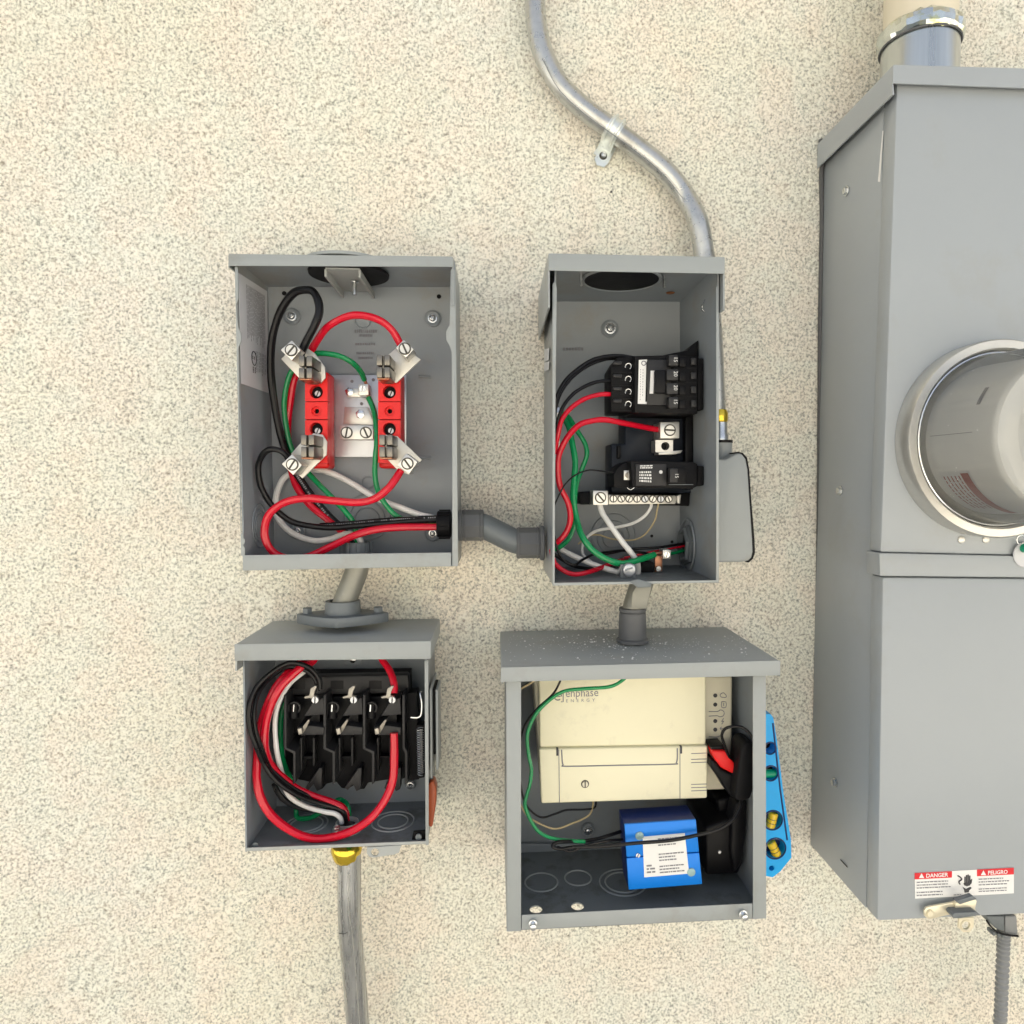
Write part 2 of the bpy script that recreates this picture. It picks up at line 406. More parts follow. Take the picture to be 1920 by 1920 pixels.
def wire(name, pts, wpx, material, label, group, cat='wire', seg=10, prt=None):
    md = sum(p[2] for p in pts) / len(pts); r = S(wpx / 2, md)
    P3 = []
    for i, p in enumerate(pts):
        v = P(*p)
        if 0 < i < len(pts) - 1: v = v + Vector((WR.uniform(-1, 1), WR.uniform(-.5, .5), WR.uniform(-1, 1))) * .0005
        P3.append(v)
    ph = WR.uniform(0, 6)
    b = MB().tube(P3, r, seg, rfun=lambda t: 1 + .025 * math.sin(t * 31 + ph) + .02 * math.sin(t * 77 + ph * 2))
    o = single(name, b, material, label, cat, group)
    if prt:
        i0, i1, pm = prt; m = MB(); q = [P3[k] for k in range(i0, i1 + 1)]
        for a_, b_ in zip(q, q[1:]):
            L = (b_ - a_).length; n = max(1, int(L / .0022)); T_ = (b_ - a_).normalized(); sd = T_.cross(Vector((0, -1, 0))).normalized()
            for k in range(n):
                if WR.random() < .3: continue
                c = a_.lerp(b_, (k + .5) / n) + Vector((0, -r * 1.06, 0)); h = r * .32; w = .0007
                m.quad([c - T_ * w - sd * h, c + T_ * w - sd * h, c + T_ * w + sd * h * WR.uniform(.3, 1), c - T_ * w + sd * h * WR.uniform(.3, 1)])
        if len(m.bm.faces): part("wire_print", m, pm, o)
    return o
NY = Vector((0, -1, 0))
def circ(cx, cy, r, d, n=20):
    c = P(cx, cy, d); R = S(r, d)
    return [c + Vector((math.cos(2 * math.pi * i / n) * R, 0, math.sin(2 * math.pi * i / n) * R)) for i in range(n)]

# ------------------------------------------------------------------ ground, wall, eave
g = MB(); g.quad([(-200, -300, -1.45), (200, -300, -1.45), (200, 60, -1.45), (-200, 60, -1.45)])
gr = finish("ground", g, M_GROUND); gr['kind'] = 'structure'; gr['label'] = "pale concrete ground in front of the stucco wall"

def make_wall():
    x0, x1, z0, z1 = -0.68, 0.76, -0.74, 0.66
    N = 820; M = 800
    rng = np.random.default_rng(3)
    h = rng.standard_normal((M, N))
    fy = np.fft.fftfreq(M, (z1 - z0) / M)[:, None]; fx = np.fft.fftfreq(N, (x1 - x0) / N)[None, :]
    fr = np.sqrt(fx ** 2 + fy ** 2)
    def band(f0, bw):
        k = np.exp(-((fr - f0) / bw) ** 2); q = np.real(np.fft.ifft2(np.fft.fft2(rng.standard_normal((M, N))) * k)); return q / q.std()
    H = 0.00070 * band(180, 80) + 0.00030 * band(60, 40) + 0.0005 * band(4, 4)
    H = np.clip(H, -0.0019, 0.0019)
    # fade the relief out at the border so the flat surround meets it
    wx = np.clip(np.minimum(np.arange(N), N - 1 - np.arange(N)) / 12, 0, 1)[None, :]; wz = np.clip(np.minimum(np.arange(M), M - 1 - np.arange(M)) / 12, 0, 1)[:, None]
    H = H * wx * wz
    X, Z = np.meshgrid(np.linspace(x0, x1, N), np.linspace(z0, z1, M))
    co = np.stack([X, -H, Z], -1).reshape(-1, 3)
    idx = np.arange(N * M).reshape(M, N)
    f = np.stack([idx[:-1, :-1], idx[:-1, 1:], idx[1:, 1:], idx[1:, :-1]], -1).reshape(-1, 4)
    # surround: flat sheets reaching the house's ends, ground and eave
    ex = [(-6, -1.45, x0, 1.2), (x1, -1.45, 6, 1.2), (x0, -1.45, x1, z0), (x0, z1, x1, 1.2)]
    ev = []; ef = []; k = len(co)
    for (a, b, c, d_) in ex:
        ev += [(a, 0, b), (c, 0, b), (c, 0, d_), (a, 0, d_)]; ef.append((k, k + 1, k + 2, k + 3)); k += 4
    co = np.vstack([co, np.array(ev)]); f = np.vstack([f, np.array(ef)])
    me = bpy.data.meshes.new("stucco_wall")
    me.vertices.add(len(co)); me.vertices.foreach_set("co", co.astype(np.float32).ravel())
    me.loops.add(f.size); me.loops.foreach_set("vertex_index", f.astype(np.int32).ravel())
    me.polygons.add(len(f)); me.polygons.foreach_set("loop_start", np.arange(0, f.size, 4, dtype=np.int32))
    me.update(calc_edges=True); me.validate()
    me.polygons.foreach_set("use_smooth", np.ones(len(f), dtype=bool))
    me.materials.append(M_STUCCO)
    o = bpy.data.objects.new("stucco_wall", me); COL.objects.link(o)
    o['label'] = "cream sand finish stucco wall behind all the electrical boxes"; o['category'] = "wall"
    return o
make_wall()
b = MB()
for (x, y, w_, h_) in [(1147, 337, 2.5, 5), (1148, 345, 2, 4), (1146, 359, 4, 5), (1150, 367, 2, 3), (1133, 372, 2, 2), (1166, 362, 2, 2)]:
    c = P(x, y, 0.0022); b.lathe(c, NY, [(-0.001, S(w_ / 2, 0)), (0.0003, S(w_ / 2, 0) * .7)], 7)
single("dark_chip", b, M_INK, "row of small dark chips in the stucco under the zinc strap", "chip", kind=None)

# house behind: back of the wall so the sun is blocked, and the eave over it
b = MB(); b.solid([(x, y, z) for x in (-6, 6) for y in (0.02, 5) for z in (-1.45, 1.2)],
                  [(0, 1, 3, 2), (4, 6, 7, 5), (0, 4, 5, 1), (2, 3, 7, 6), (0, 2, 6, 4), (1, 5, 7, 3)])
single("house_body", b, M_SOFFIT, "cream house body standing behind the stucco wall", "house")
b = MB(); b.solid([(x, y, z) for x in (-6, 6) for y in (-0.55, 5.4) for z in (1.202, 1.35)],
                  [(0, 1, 3, 2), (4, 6, 7, 5), (0, 4, 5, 1), (2, 3, 7, 6), (0, 2, 6, 4), (1, 5, 7, 3)])
single("roof_eave", b, M_SOFFIT, "cream painted roof eave overhanging the stucco wall", "eave")

b = MB(); b.solid([(x, y, z) for x in (-7, 9) for y in (-3.9, -3.7) for z in (-1.449, 0.55)],
                  [(0, 1, 3, 2), (4, 6, 7, 5), (0, 4, 5, 1), (2, 3, 7, 6), (0, 2, 6, 4), (1, 5, 7, 3)])
single("bounce_wall", b, M_SOFFIT, "unseen cream wall added behind the camera to bounce sunlight", "wall")  # unseen wall, added to throw warm bounce light and reflections on the boxes

# ------------------------------------------------------------------ shared builders
def shell(T, quad, d, material=None, th=0.0015, name="shell", top=True, holes=()):
    a, b_, c, e = Q(quad, d)                 # tl tr br bl
    bk = [Vector((v.x, -0.004, v.z)) for v in (a, b_, c, e)]
    v = [a, b_, c, e] + bk
    f = [[4, 5, 6, 7], [0, 3, 7, 4], [1, 5, 6, 2]] + ([[0, 4, 5, 1]] if top else [])
    hl = []
    fo = [e + Vector((.0017, .0003, .0002)), c + Vector((-.0017, .0003, .0002)), bk[2] + Vector((-.0017, -.002, .0002)), bk[3] + Vector((.0017, -.002, .0002))]
    zf = (fo[0].z + fo[1].z) / 2
    for (hx, hy, hr) in holes:
        hc = RZ(hx, hy, zf + .001); hl.append([hc + Vector((math.cos(k * math.pi / 9) * hr, math.sin(k * math.pi / 9) * hr, 0)) for k in range(18)])
    for L in hl:
        for p in L: p.z = fo[0].z + (fo[1].z - fo[0].z) * (p.x - fo[0].x) / (fo[1].x - fo[0].x)
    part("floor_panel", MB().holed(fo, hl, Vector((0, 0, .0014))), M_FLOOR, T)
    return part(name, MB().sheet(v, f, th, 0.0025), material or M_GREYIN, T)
def hood(T, quad, df, flange, material=None, dl=None, fl_right=None, xoff=0):
    a, b_, c, e = Q(quad, df)
    fr = flange if fl_right is None else fl_right
    a0 = Vector((a.x + xoff, -0.003, a.z)); b0 = Vector((b_.x, -0.003, b_.z))
    dz = Vector((0, 0, 1))
    al = a - dz * flange; al0 = a0 - dz * flange; br = b_ - dz * fr; br0 = b0 - dz * fr
    # the front lip is shorter than the side flanges
    ae = Vector((a.x, a.y, e.z)); bc = Vector((b_.x, b_.y, c.z))
    v = [a, b_, bc, ae, a0, b0, al, al0, br, br0]
    f = [[0, 1, 2, 3], [0, 4, 5, 1], [0, 3, 6, 7, 4] if flange > (a.z - e.z) + 1e-4 else [0, 3, 7, 4], [1, 5, 9, 8, 2] if fr > (b_.z - c.z) + 1e-4 else [1, 5, 9, 2]]
    return part("rain_hood", MB().sheet(v, f, 0.0015, 0.0015), material or M_GREY, T)
def back_screw(T, px, py, d=0.008, r=7.5, ringr=15):
    c = P(px, py, d)
    m = MB().lathe(c - Vector((0, 0.0, 0)), NY, [(-0.004, S(ringr, d)), (0.0, S(ringr, d)), (0.0012, S(ringr * .8, d)), (0.0005, S(ringr * .62, d)), (0.0005, S(r, d))], 22)
    w_ = part("screw_dimple", m, M_GREYIN, T)
    h = MB().lathe(c, NY, [(0.0, S(r * 1.15, d)), (0.0012, S(r * 1.15, d)), (0.0013, S(r * .85, d)), (0.0035, S(r * .62, d)), (0.004, S(r * .4, d)), (0.0026, S(r * .22, d))], 16)
    for k in (0, 1):
        u = Vector((math.cos(.6 + k * math.pi / 2), 0, math.sin(.6 + k * math.pi / 2))); v2 = NY.cross(u)
        R = S(r * .42, d)
        h.extr([c + u * R + v2 * R * .2, c - u * R + v2 * R * .2, c - u * R - v2 * R * .2, c + u * R - v2 * R * .2], NY * 0.0044)
    part("mounting_screw", h, M_ZINC, T)
def ko_back(T, px, py, r, d=0.0065):
    part("knockout", MB().ring(P(px, py, d), NY, S(r, d), 0.0007), M_GREYIN, T)
def ko_z(T, px, py, z, r, n=1):
    part("knockout", MB().ring(RZ(px, py, z), (0, 0, 1), r, 0.0009), M_GREYD, T)
def ko_x(T, px, py, x, r):
    part("knockout", MB().ring(RX(px, py, x), (1, 0, 0), r, 0.0007), M_GREYIN, T)

# =================================================================== BOX 1 : upper left
D1 = 0.098
T = thing("junction_box", "open grey metal box at upper left holding two red terminal blocks", "electrical box", P(655, 1065, 0.05))
B1 = T
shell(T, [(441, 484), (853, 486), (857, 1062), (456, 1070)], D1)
hood(T, [(427, 475), (850, 480), (848, 500), (428, 498)], 0.103, 0.013, fl_right=0.048)
b = MB(); b.prism([(455, 1041), (846, 1036), (846, 1062), (455, 1070)], D1 + .0015, D1, 0.0004)
part("bottom_lip", b, M_GREY, T)
b = MB(); b.prism([(845, 505), (854, 506), (859, 1061), (848, 1062), (848, 900), (847, 660), (843, 648), (837, 638), (836, 622), (843, 610), (844, 560)], D1 + .0016, D1 + .0003, 0.0002)
part("side_lip", b, M_GREY, T)
b = MB(); b.prism([(440, 500), (446, 501), (447, 560), (443, 570), (444, 590), (447, 615), (452, 625), (452, 640), (447, 652), (449, 800), (452, 1000), (457, 1002), (455, 1008), (459, 1012), (459, 1018), (455, 1022), (459, 1028), (459, 1042), (452, 1042)], D1 + .0016, D1 + .0003, 0.0002)
part("side_lip", b, M_GREY, T)
zt = P(650, 486, D1).z
b = MB(); cc = Vector((P(655, 500, .06).x, -0.062, zt - .004)); b.lathe(cc, (0, 0, 1), [(-.0015, S(70, .06)), (.001, S(71, .06))], 36)
part("hub_opening", b, M_BLKM, T)
b = MB(); b.lathe(Vector((cc.x - .002, -0.06, P(650, 476, .103).z)), (0, 0, 1), [(0, S(78, .06)), (.003, S(77, .06)), (.0042, S(70, .06))], 32)
part("hub_closing_plate", b, M_GREY, T)
# clip channel under the hub plate
q = [P(634, 499, .094), P(696, 497, .094), P(710, 553, .012), P(650, 551, .012)]
zc = zt - 0.006
def zz(v, z): return Vector((v.x, v.y, z))
xl = cc.x - S(30, .06); xr = cc.x + S(28, .06)
b = MB(); b.solid([(xl, -.09, zc), (xr, -.09, zc), (xr, -.01, zc), (xl, -.01, zc), (xl, -.09, zc - .0015), (xr, -.09, zc - .0015), (xr, -.01, zc - .0015), (xl, -.01, zc - .0015)],
                  [(0, 1, 2, 3), (4, 7, 6, 5), (0, 4, 5, 1), (1, 5, 6, 2), (2, 6, 7, 3), (3, 7, 4, 0)])
for x in (xl, xr):
    b.solid([(x + o, y, z) for o in (-.001, .001) for y in (-.09, -.01) for z in (zc - .009, zc - .0016)], [(0, 1, 3, 2), (4, 6, 7, 5), (0, 4, 5, 1), (2, 3, 7, 6), (0, 2, 6, 4), (1, 5, 7, 3)])
part("clip_channel", b, M_GREYD, T)
b = MB(); c = Vector((cc.x + .004, -.055, zc - .001)); b.cyl(c, c - Vector((0, 0, .016)), .0024, seg=10); b.cyl(c - Vector((0, 0, .001)), c - Vector((0, 0, .003)), .0045, seg=6)
part("clip_bolt", b, M_ZINC, T)
for (x, y) in ((547, 593), (811, 597), (557, 996), (811, 1000)): back_screw(T, x, y, r=7.5 if y < 900 else 6)
for (x, y, r) in ((680, 600, 14), (690, 905, 11), (688, 970, 42), (688, 972, 32), (688, 974, 22)): ko_back(T, x, y, r)
xL = P(441, 800, D1).x + 0.0012
SA = ((441, 484), (456, 1070), D1)
for r in (.023, .017, .012): part("knockout", MB().ring(RS(488, 985, *SA, .0018), (1, 0, 0), r, 0.0009), M_GREYIN, T)
for (x, y) in ((533, 550), (823, 556)):
    part("pilot_hole", MB().lathe(P(x, y, .0062), NY, [(0, S(4, 0)), (.0003, S(4, 0))], 12), M_BLKM, T)
for y in (706, 858):
    b = MB().tube([P(785, y, .0065), P(807, y + 1, .0065)], S(2.5, 0), 8, 2); part("embossed_slot", b, M_GREYIN, T)
# sticker on the inner left side
q = [RS(447, 512, *SA, .0019), RS(500, 546, *SA, .0019), RS(503, 737, *SA, .0019), RS(452, 719, *SA, .0019)]
st = part("instruction_sticker", MB().extr(q, Vector((.0004, 0, 0))), M_PAPERG, T)
def sub(q, u0, u1, v0, v1, off):
    a, b_, c, d_ = [Vector(p) for p in q]
    def at(u, v): return (a.lerp(b_, u)).lerp(d_.lerp(c, u), v) + off
    return [at(u0, v0), at(u1, v0), at(u1, v1), at(u0, v1)]
off = Vector((.0006, 0, 0))
def rot(q): return [q[1], q[2], q[3], q[0]]
b = MB(); b.greek(rot(sub(q, .22, .9, .06, .62, off)), 16, 5, 0.4, .02, .10, .012); b.greek(rot(sub(q, .5, .9, .64, .88, off)), 7, 6, .35, .05, .2, .03)
part("sticker_print", b, M_INKG, st)
b = MB(); cq = sub(q, .45, .45, .72, .72, off)[0]; b.ring(cq, (1, 0, 0), .007, .0005); b.greek(rot(sub(q, .38, .52, .80, .86, off)), 2, 8, .5, .2, .4, .05)
b.greek(rot(sub(q, .38, .5, .70, .74, off)), 2, 9, .5, .3, .5, .05)
part("sticker_emblem", b, M_INK, st)
b = MB()
for i, (y, hw, hh) in enumerate(((621, 21, 3.2), (629, 13, 2.6), (645, 20, 2.2), (662, 18, 2.4), (671, 14, 2.4))):
    b.greek(Q([(686 - hw, y - hh), (686 + hw, y - hh), (686 + hw, y + hh), (686 - hw, y + hh)], .0072), 1, i + 3, .9, .03, .09, .035, ragged=.05)
part("stamped_print", b, M_INKG, T)

# steel mounting plate
T = thing("mounting_plate", "silver steel plate on the back panel between the two red blocks", "metal plate", P(660, 857, .01))
b = MB(); b.rect(575, 703, 762, 857, .012, .0085, .0006); part("plate", b, M_STEEL, T)
for (x, y, r) in ((660, 715, 3), (700, 712, 3), (678, 757, 3)):
    part("plate_hole", MB().lathe(P(x, y, .0121), NY, [(0, S(r, 0)), (.0003, S(r, 0))], 10), M_INKG, T)

def term_block(x, label, jaws, xs2):
    T = thing("terminal_block", label, "terminal block", P(x + 21, 872, .03), "red terminal blocks in the upper left box")
    # body: side profile with chamfered ends, three cells with round wells
    df = .056
    b = MB()
    b.prism([(x + 1, 697), (x + 43, 697), (x + 44, 878), (x + 1, 878)], df - .0125, .0125, 0.003, 3)
    part("block_base", b, M_REDP, T)
    ys = [704, 753, 787, 870]
    cells = [(704, 752.5, 735, 12), (754, 786, 771, 9), (788, 868, 804.5, 12)]
    for (y0, y1, cy, r) in cells:
        cx = x + 21
        o = Q([(x, y0), (x + 42, y0), (x + 42, y1), (x, y1)], df)
        m = MB().holed(o, [circ(cx, cy, r, df, 20)], Vector((0, .012, 0)))
        part("terminal_cell", m, M_REDP, T)
        cp = P(cx, cy, df - .0118)
        if r == 9:
            part("screw_well", MB().holed(circ(cx, cy, 8.7, df - .004, 20), [circ(cx + 1, cy, 4.5, df - .004, 14)], Vector((0, .004, 0))), M_REDP, T)
            part("well_bottom", MB().lathe(cp, NY, [(0, S(5, df)), (.0015, S(5, df))], 12), M_BLKM, T)
        else:
            part("well_bottom", MB().lathe(cp, NY, [(0, S(11.5, df)), (.0015, S(11.5, df))], 16), M_BLKM, T)
            m = MB().screw(cp + Vector((.002, -.0015, -.002)), NY, S(5.5, df), .4); part("well_screw", m, M_STEEL, T)
    # lug plates, jaws and lugs
    for (plate, jx, jy0, jy1, cube, sa, hollow) in jaws:
        b = MB(); b.prism(plate, .0625, .0595, .0004); part("lug_plate", b, M_ALUW, T)
        b = MB()
        w_ = 25
        for (a0, a1) in ((0, 10.5), (14.5, 25)):
            ym = (jy0 + jy1) / 2
            b.rect(jx + a0, jy0, jx + a1, ym - 1.5, .1, .063, .0008)
            b.rect(jx + a0, ym + 1.5, jx + a1, jy1, .1, .063, .0008)
        b.rect(jx + 10.6, jy0 + 2, jx + 14.4, jy1 - 2, .094, .063)
        part("line_jaw", b, M_JAW, T)
        b = MB(); yb = jy1 + 1 if jy0 < 760 else jy1 + 1
        b.rect(jx + 1, jy1 + .5, jx + 24, jy1 + 3.5, .096, .0635, .0004)
        part("jaw_spring", b, M_COPPER, T)
        b = MB(); b.prism(cube, .088, .0627, .0006); lug = part("wire_lug", b, M_ALU, T)
        cx = sum(p[0] for p in cube) / 4; cy = sum(p[1] for p in cube) / 4
        part("lug_well", MB().lathe(P(cx, cy, .0882), NY, [(-.0002, S(11.4, .088)), (.0002, S(11.4, .088))], 22), M_INKD, lug)
        part("lug_screw", MB().screw(P(cx, cy, .0881), NY, S(9.5, .088), sa, .001), M_ALU, lug)
    return T
term_block(572, "left red terminal block, black wire loop on its top lug", [
    ([(527, 673), (545, 655), (575, 652), (590, 662), (609, 688), (610, 708), (601, 719), (585, 712), (562, 710)], 560, 667, 709, [(547, 638), (564, 656), (547, 676), (526, 656)], .1, 0),
    ([(546, 850), (566, 828), (588, 812), (605, 815), (613, 828), (612, 853), (567, 897), (556, 888)], 564, 815, 857, [(548, 851), (566, 872), (550, 891), (528, 870)], .2, 1)], 0)
term_block(709, "right red terminal block, red wire arc on its top lug", [
    ([(720, 672), (742, 653), (762, 655), (789, 674), (743, 718), (722, 712)], 706, 665, 708, [(742, 652), (757, 637), (776, 655), (761, 671)], 1.2, 0),
    ([(722, 815), (745, 818), (791, 862), (767, 890), (748, 884), (722, 857)], 711, 815, 857, [(762, 850), (783, 866), (767, 889), (744, 872)], 1.4, 1)], 0)

T = thing("ground_lug", "small silver lug with green wires between the red blocks", "lug", P(670, 742, .02))
part("lug_tab", MB().rect(650, 728, 676, 744, .0165, .0125, .0003), M_ALU, T)
part("hex_screw", MB().lathe(P(656, 735, .0166), NY, [(0, S(8, .02)), (.003, S(8, .02)), (.0036, S(6, .02))], 6), M_ZINC, T)
part("lug_body", MB().rect(672, 720, 691, 741, .031, .0165, .0006), M_ALU, T)
part("clamp_screw", MB().screw(P(680, 729, .0312), NY, S(6.5, .03), .7, .001), M_ZINC, T)
part("bare_conductor", MB().tube([P(681, 706, .028), P(688, 725, .026), P(691, 748, .028)], S(3, .03), 8), M_COPPER, T)
T = thing("neutral_bar", "wide silver two screw bar below the small lug, between the red blocks", "terminal bar", P(668, 824, .02))
part("bracket", MB().prism([(646, 763), (690, 764), (703, 797), (644, 795)], .0165, .0123, .0004), M_ALU, T)
part("hex_screw", MB().lathe(P(676, 777, .0166), NY, [(0, S(8.5, .02)), (.003, S(8.5, .02)), (.0036, S(6, .02))], 6), M_ZINC, T)
part("bar_body", MB().rect(637, 798, 700, 824, .034, .0125, .0006), M_ALU, T)
for x, a in ((650, .6), (686, 1.2)):
    part("bar_well", MB().lathe(P(x, 811, .0342), NY, [(-.0002, S(10.9, .03)), (.0002, S(10.9, .03))], 22), M_INKD, T)
    part("bar_screw", MB().screw(P(x, 811, .0341), NY, S(9, .03), a, .001), M_ALU, T)

G1 = "wires in the upper left box"
wire("black_wire", [(564, 664, .07), (575, 640, .075), (590, 610, .08), (598, 585, .08), (597, 563, .078), (586, 547, .075), (570, 543, .072), (550, 550, .068), (532, 572, .062), (519, 602, .056), (510, 640, .05), (508, 690, .046), (512, 740, .042), (523, 800, .038), (537, 848, .034), (553, 885, .03), (580, 925, .03), (615, 965, .032), (648, 1000, .036), (666, 1036, .04)], 14, M_BLKW, "black wire looping high above the left red block and down the box side", G1, prt=(14, 18, M_INKG))
wire("red_wire", [(752, 648, .073), (735, 620, .078), (712, 601, .08), (682, 591, .08), (650, 594, .078), (615, 613, .07), (592, 643, .06), (580, 665, .05), (560, 695, .035), (549, 720, .03), (543, 760, .027), (540, 800, .025), (542, 850, .024), (549, 890, .026), (560, 920, .03), (582, 948, .034), (615, 975, .036), (645, 1000, .038), (658, 1036, .04)], 13, M_REDW, "red wire arching over both red blocks from the right top lug", G1)
wire("green_wire", [(683, 712, .03), (677, 698, .04), (662, 681, .05), (640, 669, .055), (612, 663, .056), (590, 664, .052), (568, 672, .045), (549, 692, .038), (538, 720, .034), (533, 760, .032), (536, 800, .031), (546, 838, .03), (563, 868, .03), (590, 900, .034), (621, 932, .038), (648, 960, .04), (664, 985, .041), (673, 1036, .04)], 10, M_GRNW, "green wire curving left behind the left red block to the bottom bushing", G1)
wire("green_wire", [(691, 745, .03), (701, 770, .034), (706, 800, .045), (706, 830, .05), (703, 860, .05), (703, 890, .05), (709, 920, .048), (722, 946, .045), (742, 966, .043), (765, 977, .045), (800, 982, .05), (835, 983, .055)], 10, M_GRNW, "green wire hanging down in front of the right red block's edge", G1)
wire("white_wire", [(835, 975, .052), (814, 971, .05), (785, 964, .044), (751, 952, .035), (707, 934, .026), (660, 907, .02), (621, 888, .018), (593, 880, .018), (560, 882, .018), (535, 895, .02), (522, 915, .02), (516, 940, .02), (519, 967, .022), (536, 990, .026), (560, 1005, .03), (592, 1013, .034), (622, 1010, .037), (648, 1002, .04), (672, 1008, .042), (682, 1036, .04)], 11, M_WHTW, "white wire crossing the upper left box and looping near its bottom corner", G1)
wire("black_wire", [(541, 858, .075), (528, 847, .078), (510, 842, .078), (495, 849, .076), (485, 868, .072), (484, 890, .07), (490, 915, .068), (503, 940, .066), (521, 961, .064), (546, 977, .062), (580, 986, .06), (620, 989, .058), (665, 987, .056), (720, 982, .055), (780, 977, .055), (838, 974, .055)], 11, M_BLKW, "black wire looping from the lower left lug across to the right bushing", G1)
wire("black_wire", [(600, 985, .05), (640, 982, .05), (690, 978, .05), (740, 974, .052), (790, 972, .054), (838, 969, .055)], 9, M_BLKW, "short upper black wire running beside the long one into the right bushing", G1, prt=(0, 5, M_INKG))
wire("red_wire", [(752, 882, .074), (741, 899, .078), (725, 918, .08), (702, 935, .08), (670, 942, .08), (620, 938, .08), (580, 935, .08), (545, 938, .08), (520, 950, .08), (502, 971, .08), (496, 1000, .078), (504, 1025, .076), (522, 1041, .074), (548, 1048, .072), (578, 1043, .07), (620, 1025, .068), (660, 1006, .066), (700, 994, .062), (750, 989, .058), (838, 988, .056)], 14, M_REDW, "red wire making the big low loop from the lower right lug to the right bushing", G1)
# right bushing, hex fittings, nipple (conduit 1-2)
T = thing("offset_nipple", "short bent grey conduit joining the upper left and upper right boxes", "conduit fitting", P(940, 1010, .05))
def lx(T, name, px0, px1, py, d, r, material, seg=8, bev=.001, parent=None):
    a = P(px0, py, d); b_ = P(px1, py, d); b_.z = a.z; b_.y = a.y
    return part(name, MB().cyl(a, b_, S(r, d), seg=seg, bev=bev), material, parent or T)
lx(T, "threaded_bushing", 820, 846, 983, .055, 25, M_BLKM, 16)
for k in range(6):
    a = P(823, 983, .055); ang = k * math.pi / 3 + .2; R = S(25, .055)
    part("bushing_rib", MB().solid([a + Vector((x, math.cos(ang) * R * rr + math.sin(ang) * t, math.sin(ang) * R * rr - math.cos(ang) * t)) for x in (0, S(21, .055)) for rr in (.96, 1.1) for t in (-.002, .002)], [(0, 1, 3, 2), (4, 6, 7, 5), (0, 4, 5, 1), (2, 3, 7, 6), (0, 2, 6, 4), (1, 5, 7, 3)]), M_BLKM, T)
lx(T, "compression_nut", 866, 907, 985, .05, 29, M_PVC, 8)
lx(T, "locknut_ring", 860, 867, 985, .05, 30, M_PVC, 20)
part("conduit_tube", MB().tube([P(898, 985, .05), P(908, 987, .05), P(937, 1001, .05), P(964, 1014, .05), P(985, 1018, .05)], S(23, .05), 18), M_HUB, T)
lx(T, "compression_nut", 968, 1013, 1018, .05, 29, M_PVC, 8)
lx(T, "locknut_ring", 1012, 1020, 1018, .05, 33, M_PVC, 20)
# bottom bushing
for x_ in (872, 901, 973, 1008):
    y_ = 985 if x_ < 920 else 1018
    part("nut_ridge", MB().ring(P(x_, y_, .05), (1, 0, 0), S(28.5, .05), .0010, 8, 6), M_PVC, bpy.data.objects["offset_nipple"])
T = thing("bottom_bushing", "grey slotted bushing at the bottom of the upper left box", "bushing", P(668, 1040, .04))
zf = P(660, 1064, D1).z
c = Vector((P(668, 1036, .045).x, -.045, zf + .002))
part("bushing_ring", MB().lathe(c, (0, 0, 1), [(0, S(27, .045)), (.019, S(26, .045)), (.019, S(21, .045)), (.002, S(21, .045))], 24, cap=False), M_HUB, T)
for k in range(10):
    a = k * math.pi / 5; u = Vector((math.cos(a), math.sin(a), 0)); v = Vector((-u.y, u.x, 0)); R = S(27, .045)
    part("bushing_rib", MB().solid([c + u * R * rr + v * t + Vector((0, 0, z)) for z in (.001, .019) for rr in (.97, 1.1) for t in (-.0016, .0016)], [(0, 1, 3, 2), (4, 6, 7, 5), (0, 4, 5, 1), (2, 3, 7, 6), (0, 2, 6, 4), (1, 5, 7, 3)]), M_HUB, T)

# =================================================================== nipple + hub to lower left box
T = thing("flanged_hub", "grey cast hub with slanted conduit stub on top of the lower left box", "conduit hub", P(645, 1185, .055))
a = P(669, 1055, .055); c_ = P(668, 1072, .055); b_ = P(648, 1124, .055); e = P(644, 1135, .055)
part("conduit_stub", MB().tube([a, c_, b_, e], S(21, .055), 20), M_NIP, T)
zr = P(640, 1186, .1).z; hx = P(643, 1150, .055).x
c = Vector((hx, -.055, zr)); hh = P(643, 1126, .055).z - zr
part("hub_collar", MB().lathe(c, (0, 0, 1), [(.005, S(34, .055)), (.012, S(33, .055)), (hh, S(30.5, .055)), (hh, S(24, .055)), (hh - .006, S(24, .055))], 28), M_HUB, T)
R1 = S(44, .055); R2 = S(84, .055); fl = []
for k in range(40):
    t = 2 * math.pi * k / 40
    x = math.cos(t); y = math.sin(t); q_ = (abs(x) ** 1.25 / R2 ** 1.25 + abs(y) ** 1.25 / (R1 * 1.2) ** 1.25) ** (-1 / 1.25)
    fl.append(c + Vector((x * q_, y * q_, .001)))
part("flange", MB().extr(fl, Vector((0, 0, .0105)), .0015), M_HUB, T)
for sx in (-1, 1):
    cc2 = c + Vector((sx * S(64, .055), 0, .01)); m = MB().lathe(cc2, (0, 0, 1), [(0, .0065), (.0016, .0065), (.0018, .0052), (.007, .005), (.0075, .004)], 6)
    part("flange_bolt", m, M_HUB, T)

